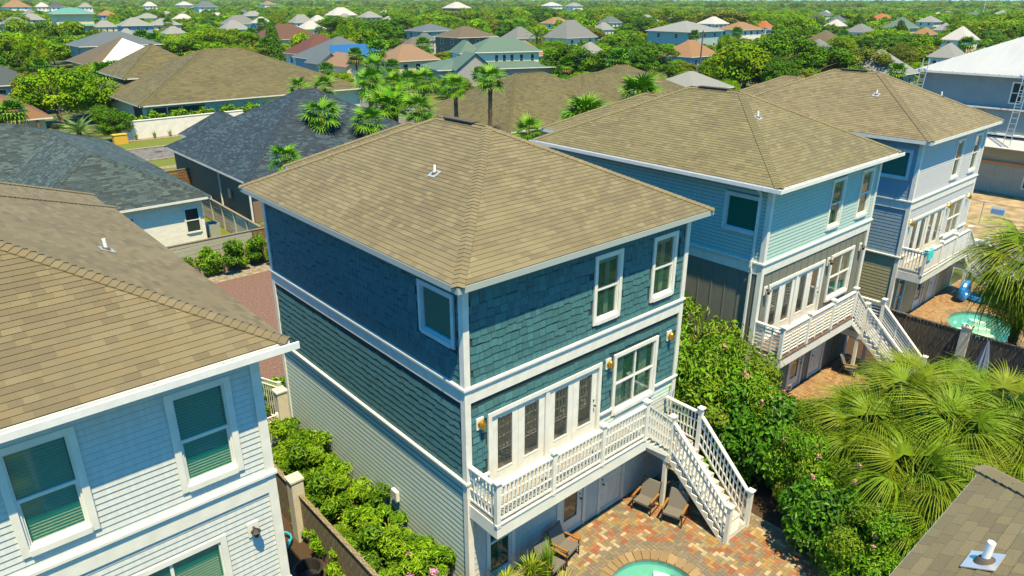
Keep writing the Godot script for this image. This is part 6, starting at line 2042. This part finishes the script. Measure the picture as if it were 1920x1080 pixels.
const FAR := [
	["blue grey hip roofed two storey house behind the brown and white roofs", 36.0, -177.7, 14.6, 5.6, 2.7, "slate", "teal"],
	["pale grey roofed house among trees left of the teal two tier house", 68.8, -478.9, 9.6, 5, 3.1, "pale", "white"],
	["light grey roofed house with blue walls behind the palms", 78.5, -319.5, 10.8, 5.5, 3.0, "pale", "blue"],
	["low light grey roofed house just in front of the blue walled house", 59.7, -258.9, 7.6, 3.2, 3.1, "pale", "white"],
	["small pale grey roof peeking out left of the blue walled house", 77.6, -362.9, 7.6, 4, 2.5, "pale", "cream"],
	["pale grey roof behind the leaning palm cluster", 85.2, -293.6, 7.1, 3.2, 2.5, "pale", "white"],
	["tan roofed low house behind the orange tipped palm clump", 62.5, -216.2, 7.8, 3.2, 2.8, "tan", "cream"],
	["grey pyramid roofed house above the long row of round trees", 140.8, -368.8, 12.8, 4, 4.0, "grey", "white"],
	["white roofed house with a blue wall beside the grey pyramid roof", 140.0, -339.2, 7.4, 5, 2.7, "white", "blue"],
	["brown roofed house half hidden behind the dark conifer", 101.0, -228.8, 16.6, 3.2, 4.5, "brown", "cream"],
	["russet brown roofed house with a pale front wall right of the conifer", 75.9, -155.4, 12.4, 3.2, 4.1, "russet", "white"],
	["grey white roof among palms above the brown roofed house", 175.0, -369.6, 9.5, 4, 4.0, "pale", "white"],
	["small white pyramid roof left of the dark tree", 205.3, -410.0, 8.6, 3.2, 3.6, "white", "white"],
	["bright white hip roof beside the dark tree near the skyline", 266.7, -493.3, 17.4, 5, 5.3, "white", "blue"],
	["blue grey two storey house behind the brown walled house", 136.2, -194.7, 11.8, 5.8, 1.9, "slate", "teal"],
	["tan roofed house with brown walls and white windows", 123.3, -159.1, 13.2, 5.5, 2.7, "tan", "umber"],
	["small slate blue hip roof in front of the blue grey house", 121.0, -176.2, 5.2, 4, 2.0, "slate", "cream"],
	["grey tan low roof left of the brown walled house", 104.5, -156.7, 8.2, 3.2, 2.7, "greytan", "cream"],
	["salmon pink tiled roof left of the green roofed house", 80.5, -124.5, 11.0, 3.2, 3.0, "salmon", "cream"],
	["peach tiled roof behind the green roofed house", 106.6, -116.9, 8.6, 3.2, 3.2, "peach", "cream"],
	["long low grey roof with the feather palm in front", 163.9, -181.2, 9.6, 3.2, 3.5, "grey", "white"],
	["large grey hip roof behind the round oak", 176.8, -169.5, 13.8, 3.5, 5.4, "grey", "white"],
	["pale blue grey roof half hidden between two large oaks", 123.4, -110.8, 6.6, 3.2, 2.6, "pale", "white"],
	["white roofed house beyond the round dark tree", 227.5, -199.9, 6.5, 4, 2.7, "pale", "white"],
	["grey roofed two storey house with pale bays on the right", 196.7, -136.9, 18.5, 6, 2.9, "pale", "teal"],
	["peach tiled low roof with a blue wall and a pole in front", 140.5, -94.2, 11.0, 3, 3.4, "peach", "blue"],
	["light grey low roof below the large oak", 84.1, -53.7, 10.0, 3, 2.2, "pale", "white"],
	["orange tiled roof peeking over the oak crown", 318.5, -179.8, 7.2, 3.5, 3.0, "orange", "cream"],
	["wide sandy tan hip roof on the right in the trees", 214.8, -98.2, 10.4, 3.2, 3.6, "tan", "cream"],
	["small grey roof below the sandy tan roof", 195.4, -90.3, 6.0, 3.2, 1.9, "grey", "white"],
	["dark panelled roof in the far right woods", 459.7, -227.6, 9.4, 3.5, 3.7, "dark", "cream"],
	["blue grey roof in the far right woods", 436.1, -200.8, 7.9, 4, 3.3, "slate", "white"],
	["bright orange tiled roof against the far right woods", 484.2, -195.9, 15.5, 4, 3.9, "orange", "cream"],
	["grey violet roof below the bright orange roof", 310.1, -130.2, 10.0, 3.2, 3.1, "grey", "white"],
	["green roofed house in front of the far right woods", 335.1, -124.3, 12.0, 4.5, 4.3, "green", "cream"],
	["peach roof low among the trees right of the green roof", 305.7, -103.1, 7.5, 3.2, 2.5, "peach", "cream"],
	["pale grey roof deep in the trees on the right", 359.8, -114.9, 8.6, 3.2, 2.9, "pale", "white"],
	["light grey hip roof left of the metal roofed house", 127.0, -44.5, 10.5, 3.2, 3.9, "pale", "slate"],
	["grey roof with a pale wall behind the metal roof", 175.2, -49.7, 7.0, 3.5, 2.8, "pale", "white"],
	["peach roofed tall house near the left end of the skyline", 107.0, -783.0, 20.0, 9.5, 5.5, "peach", "white"],
	["small white roof near the left skyline", 123.0, -760.0, 9.8, 9.5, 3.7, "white", "white"],
	["dark grey green roof near the left skyline", 132.0, -748.0, 10.4, 9.5, 4.1, "dark", "white"],
	["pale roof near the left skyline", 149.0, -725.0, 9.4, 9.5, 3.3, "pale", "white"],
	["white roof at the skyline right of the pale one", 226.0, -812.0, 10.6, 9.5, 3.9, "white", "white"],
	["blue grey roof in the distance above the tree line", 240.0, -694.0, 16.0, 9.5, 4.8, "slate", "white"],
	["white roof in the distance left of the blue grey roof", 310.0, -965.0, 16.0, 9.5, 4.2, "white", "white"],
	["pinkish white roof in the far middle distance", 470.0, -1085.0, 19.0, 9.5, 5.0, "salmon", "white"],
	["white roofed house with a brown wall in the central distance", 365.0, -482.0, 18.6, 9.5, 4.6, "white", "umber"],
	["pale roof among the trees in the central distance", 317.1, -514.5, 12.7, 4, 3.8, "pale", "white"],
	["small pale roof low in the trees left of centre", 177.8, -291.4, 5.5, 4, 2.3, "pale", "white"],
	["pale grey roof at the left edge of the picture", 61.0, -505.6, 6, 4, 2.4, "pale", "white"],
	["slate green roofed house at the left edge in front of the white wall", 6.2, -126.7, 11.0, 3, 2.8, "dark", "grey"],
	["white strip of roof in the distance right of centre", 640.0, -655.0, 19, 9.5, 4, "white", "white"],
	["pale strip of roof farther right in the distance", 625.0, -603.0, 16, 9.5, 4, "pale", "white"],
]

const TREES := [
	["broadleaf_tree", 17.7, -190.0, 8.4, 9.1], ["broadleaf_tree", 9.7, -173.4, 9.8, 6.6], ["broadleaf_tree", 8.8, -95.4, 7.6, 4.3], ["broadleaf_tree", 14.1, -100.3, 5.9, 3.5], ["broadleaf_tree", 8.7, -109.8, 5.8, 2.7], ["broadleaf_tree", 33.9, -205.2, 5.5, 4.8],
	["broadleaf_tree", 59.3, -201.4, 6.9, 6.2], ["broadleaf_tree", 66.2, -200.3, 8.0, 7.1], ["broadleaf_tree", 73.0, -199.6, 8.0, 6.1], ["conifer", 69.7, -168.1, 10.3, 3.2], ["broadleaf_tree", 72.1, -176.0, 4.3, 4.0],
	["dark_tree", 134.6, -259.8, 9.9, 6.6], ["dark_tree", 120.5, -208.4, 9.7, 8.0], ["dark_tree", 145.4, -229.0, 10.1, 10.0], ["broadleaf_tree", 182.8, -263.4, 10.6, 11.8], ["broadleaf_tree", 146.8, -265.4, 9.3, 6.6],
	["broadleaf_tree", 190.7, -230.3, 9.1, 7.3], ["broadleaf_tree", 251.4, -329.9, 11.2, 12.1], ["broadleaf_tree", 302.8, -342.7, 11.7, 11.6], ["dark_tree", 96.4, -91.8, 7.5, 5.2], ["dark_tree", 103.5, -85.4, 7.3, 5.9], ["dark_tree", 110.2, -82.0, 7.7, 5.9],
	["broadleaf_tree", 196.2, -181.6, 6.5, 7.2], ["dark_tree", 242.8, -193.6, 10.0, 7.0], ["broadleaf_tree", 241.9, -176.2, 7.1, 5.4], ["broadleaf_tree", 107.9, -59.3, 8.5, 5.7], ["dark_tree", 112.5, -55.2, 10.5, 6.6], ["dark_tree", 116.2, -49.6, 8.3, 5.6],
	["broadleaf_tree", 123.0, -45.7, 7.6, 5.2], ["broadleaf_tree", 112.2, -67.1, 5.8, 3.5], ["broadleaf_tree", 267.4, -135.5, 10.3, 8.3], ["broadleaf_tree", 202.6, -86.9, 6.0, 4.0], ["broadleaf_tree", 236.5, -89.8, 7.5, 7.6], ["dark_tree", 212.3, -71.5, 7.0, 8.2],
	["broadleaf_tree", 185.3, -58.0, 5.2, 5.8], ["broadleaf_tree", 311.1, -84.1, 9.8, 13.1], ["broadleaf_tree", 252.5, -75.0, 5.3, 5.9], ["broadleaf_tree", 342.0, -82.2, 11.0, 10.7], ["dark_tree", 11.1, -79.6, 3.8, 1.9], ["dark_tree", 12.0, -87.2, 3.4, 1.7],
	["broadleaf_tree", 323.5, -209.5, 11.4, 16.3], ["broadleaf_tree", 333.5, -250.9, 11.9, 13.4], ["broadleaf_tree", 339.1, -194.6, 10.1, 12.2], ["broadleaf_tree", 56.0, -465.0, 9.2, 8.5], ["broadleaf_tree", 113.2, -244.7, 6.0, 4.9], ["dark_tree", 159.2, -322.8, 6.0, 5.1],
	["dark_tree", 352.6, -371.2, 12.7, 14.8], ["broadleaf_tree", 384.1, -340.2, 12.0, 16.6], ["broadleaf_tree", 191.5, -206.5, 5.9, 4.2], ["broadleaf_tree", 20.5, -130.0, 5.0, 3.5], ["broadleaf_tree", 2.0, -140.0, 7.0, 5.0],
]

const PALMS := [
	[66.9, -114.2, 6, 2.6], [63.9, -117.3, 5, 2.1], [51.6, -212.5, 5, 3.3], [51.2, -201.4, 5, 2.8], [47.7, -206.2, 4, 2.9], [115.2, -36.5, 4.5, 1.9], [211.3, -57.9, 4.5, 2.8], [220.6, -82.2, 4, 2.4], [86.8, -368.9, 6, 2.0], [90.8, -352.9, 6, 2.1],
	[94.0, -327.5, 6, 2.8], [251.0, -197.9, 5.5, 3.5], [273.0, -211.0, 5.5, 3.7], [63.0, -61.0, 4, 2.0], [221.9, -260.1, 6, 3.8], [189.5, -127.9, 5, 2.3], [228.4, -137.3, 4.5, 2.8], [263.1, -122.2, 4, 3.0], [246.3, -107.2, 4, 2.7], [131.3, -318.1, 5, 3.6], [87.7, -224.5, 5, 2.6], [101.2, -228.5, 5, 2.7],
]

var said := {}

func whereabouts(look: String, x: float, z: float) -> String:  # says which one by the nearest house that no like tree has been named after
	var near := FAR.duplicate()
	near.sort_custom(func(a, b): return Vector2(a[1] - x, a[2] - z).length() < Vector2(b[1] - x, b[2] - z).length())
	var text := ""
	for i in 14:
		var h: Array = near[i]
		var rel := Vector2(x - h[1], z - h[2])
		var right := Vector2(0.75, 0.66).dot(rel)
		var away := Vector2(0.66, -0.75).dot(rel)
		var side := ("right of" if right > 0 else "left of") if absf(right) > absf(away) else ("behind" if away > 0 else "in front of")
		var words := Array(h[0].split(" ")).slice(0, 7)
		while words.back() in ["the", "a", "of", "and", "with", "behind", "in", "at", "left", "right", "just", "to", "over", "beside", "by", "far", "pale", "white", "round"]: words.pop_back()
		text = look + " " + side + " the " + " ".join(words)
		if not said.has(text): break
	said[text] = true
	return text
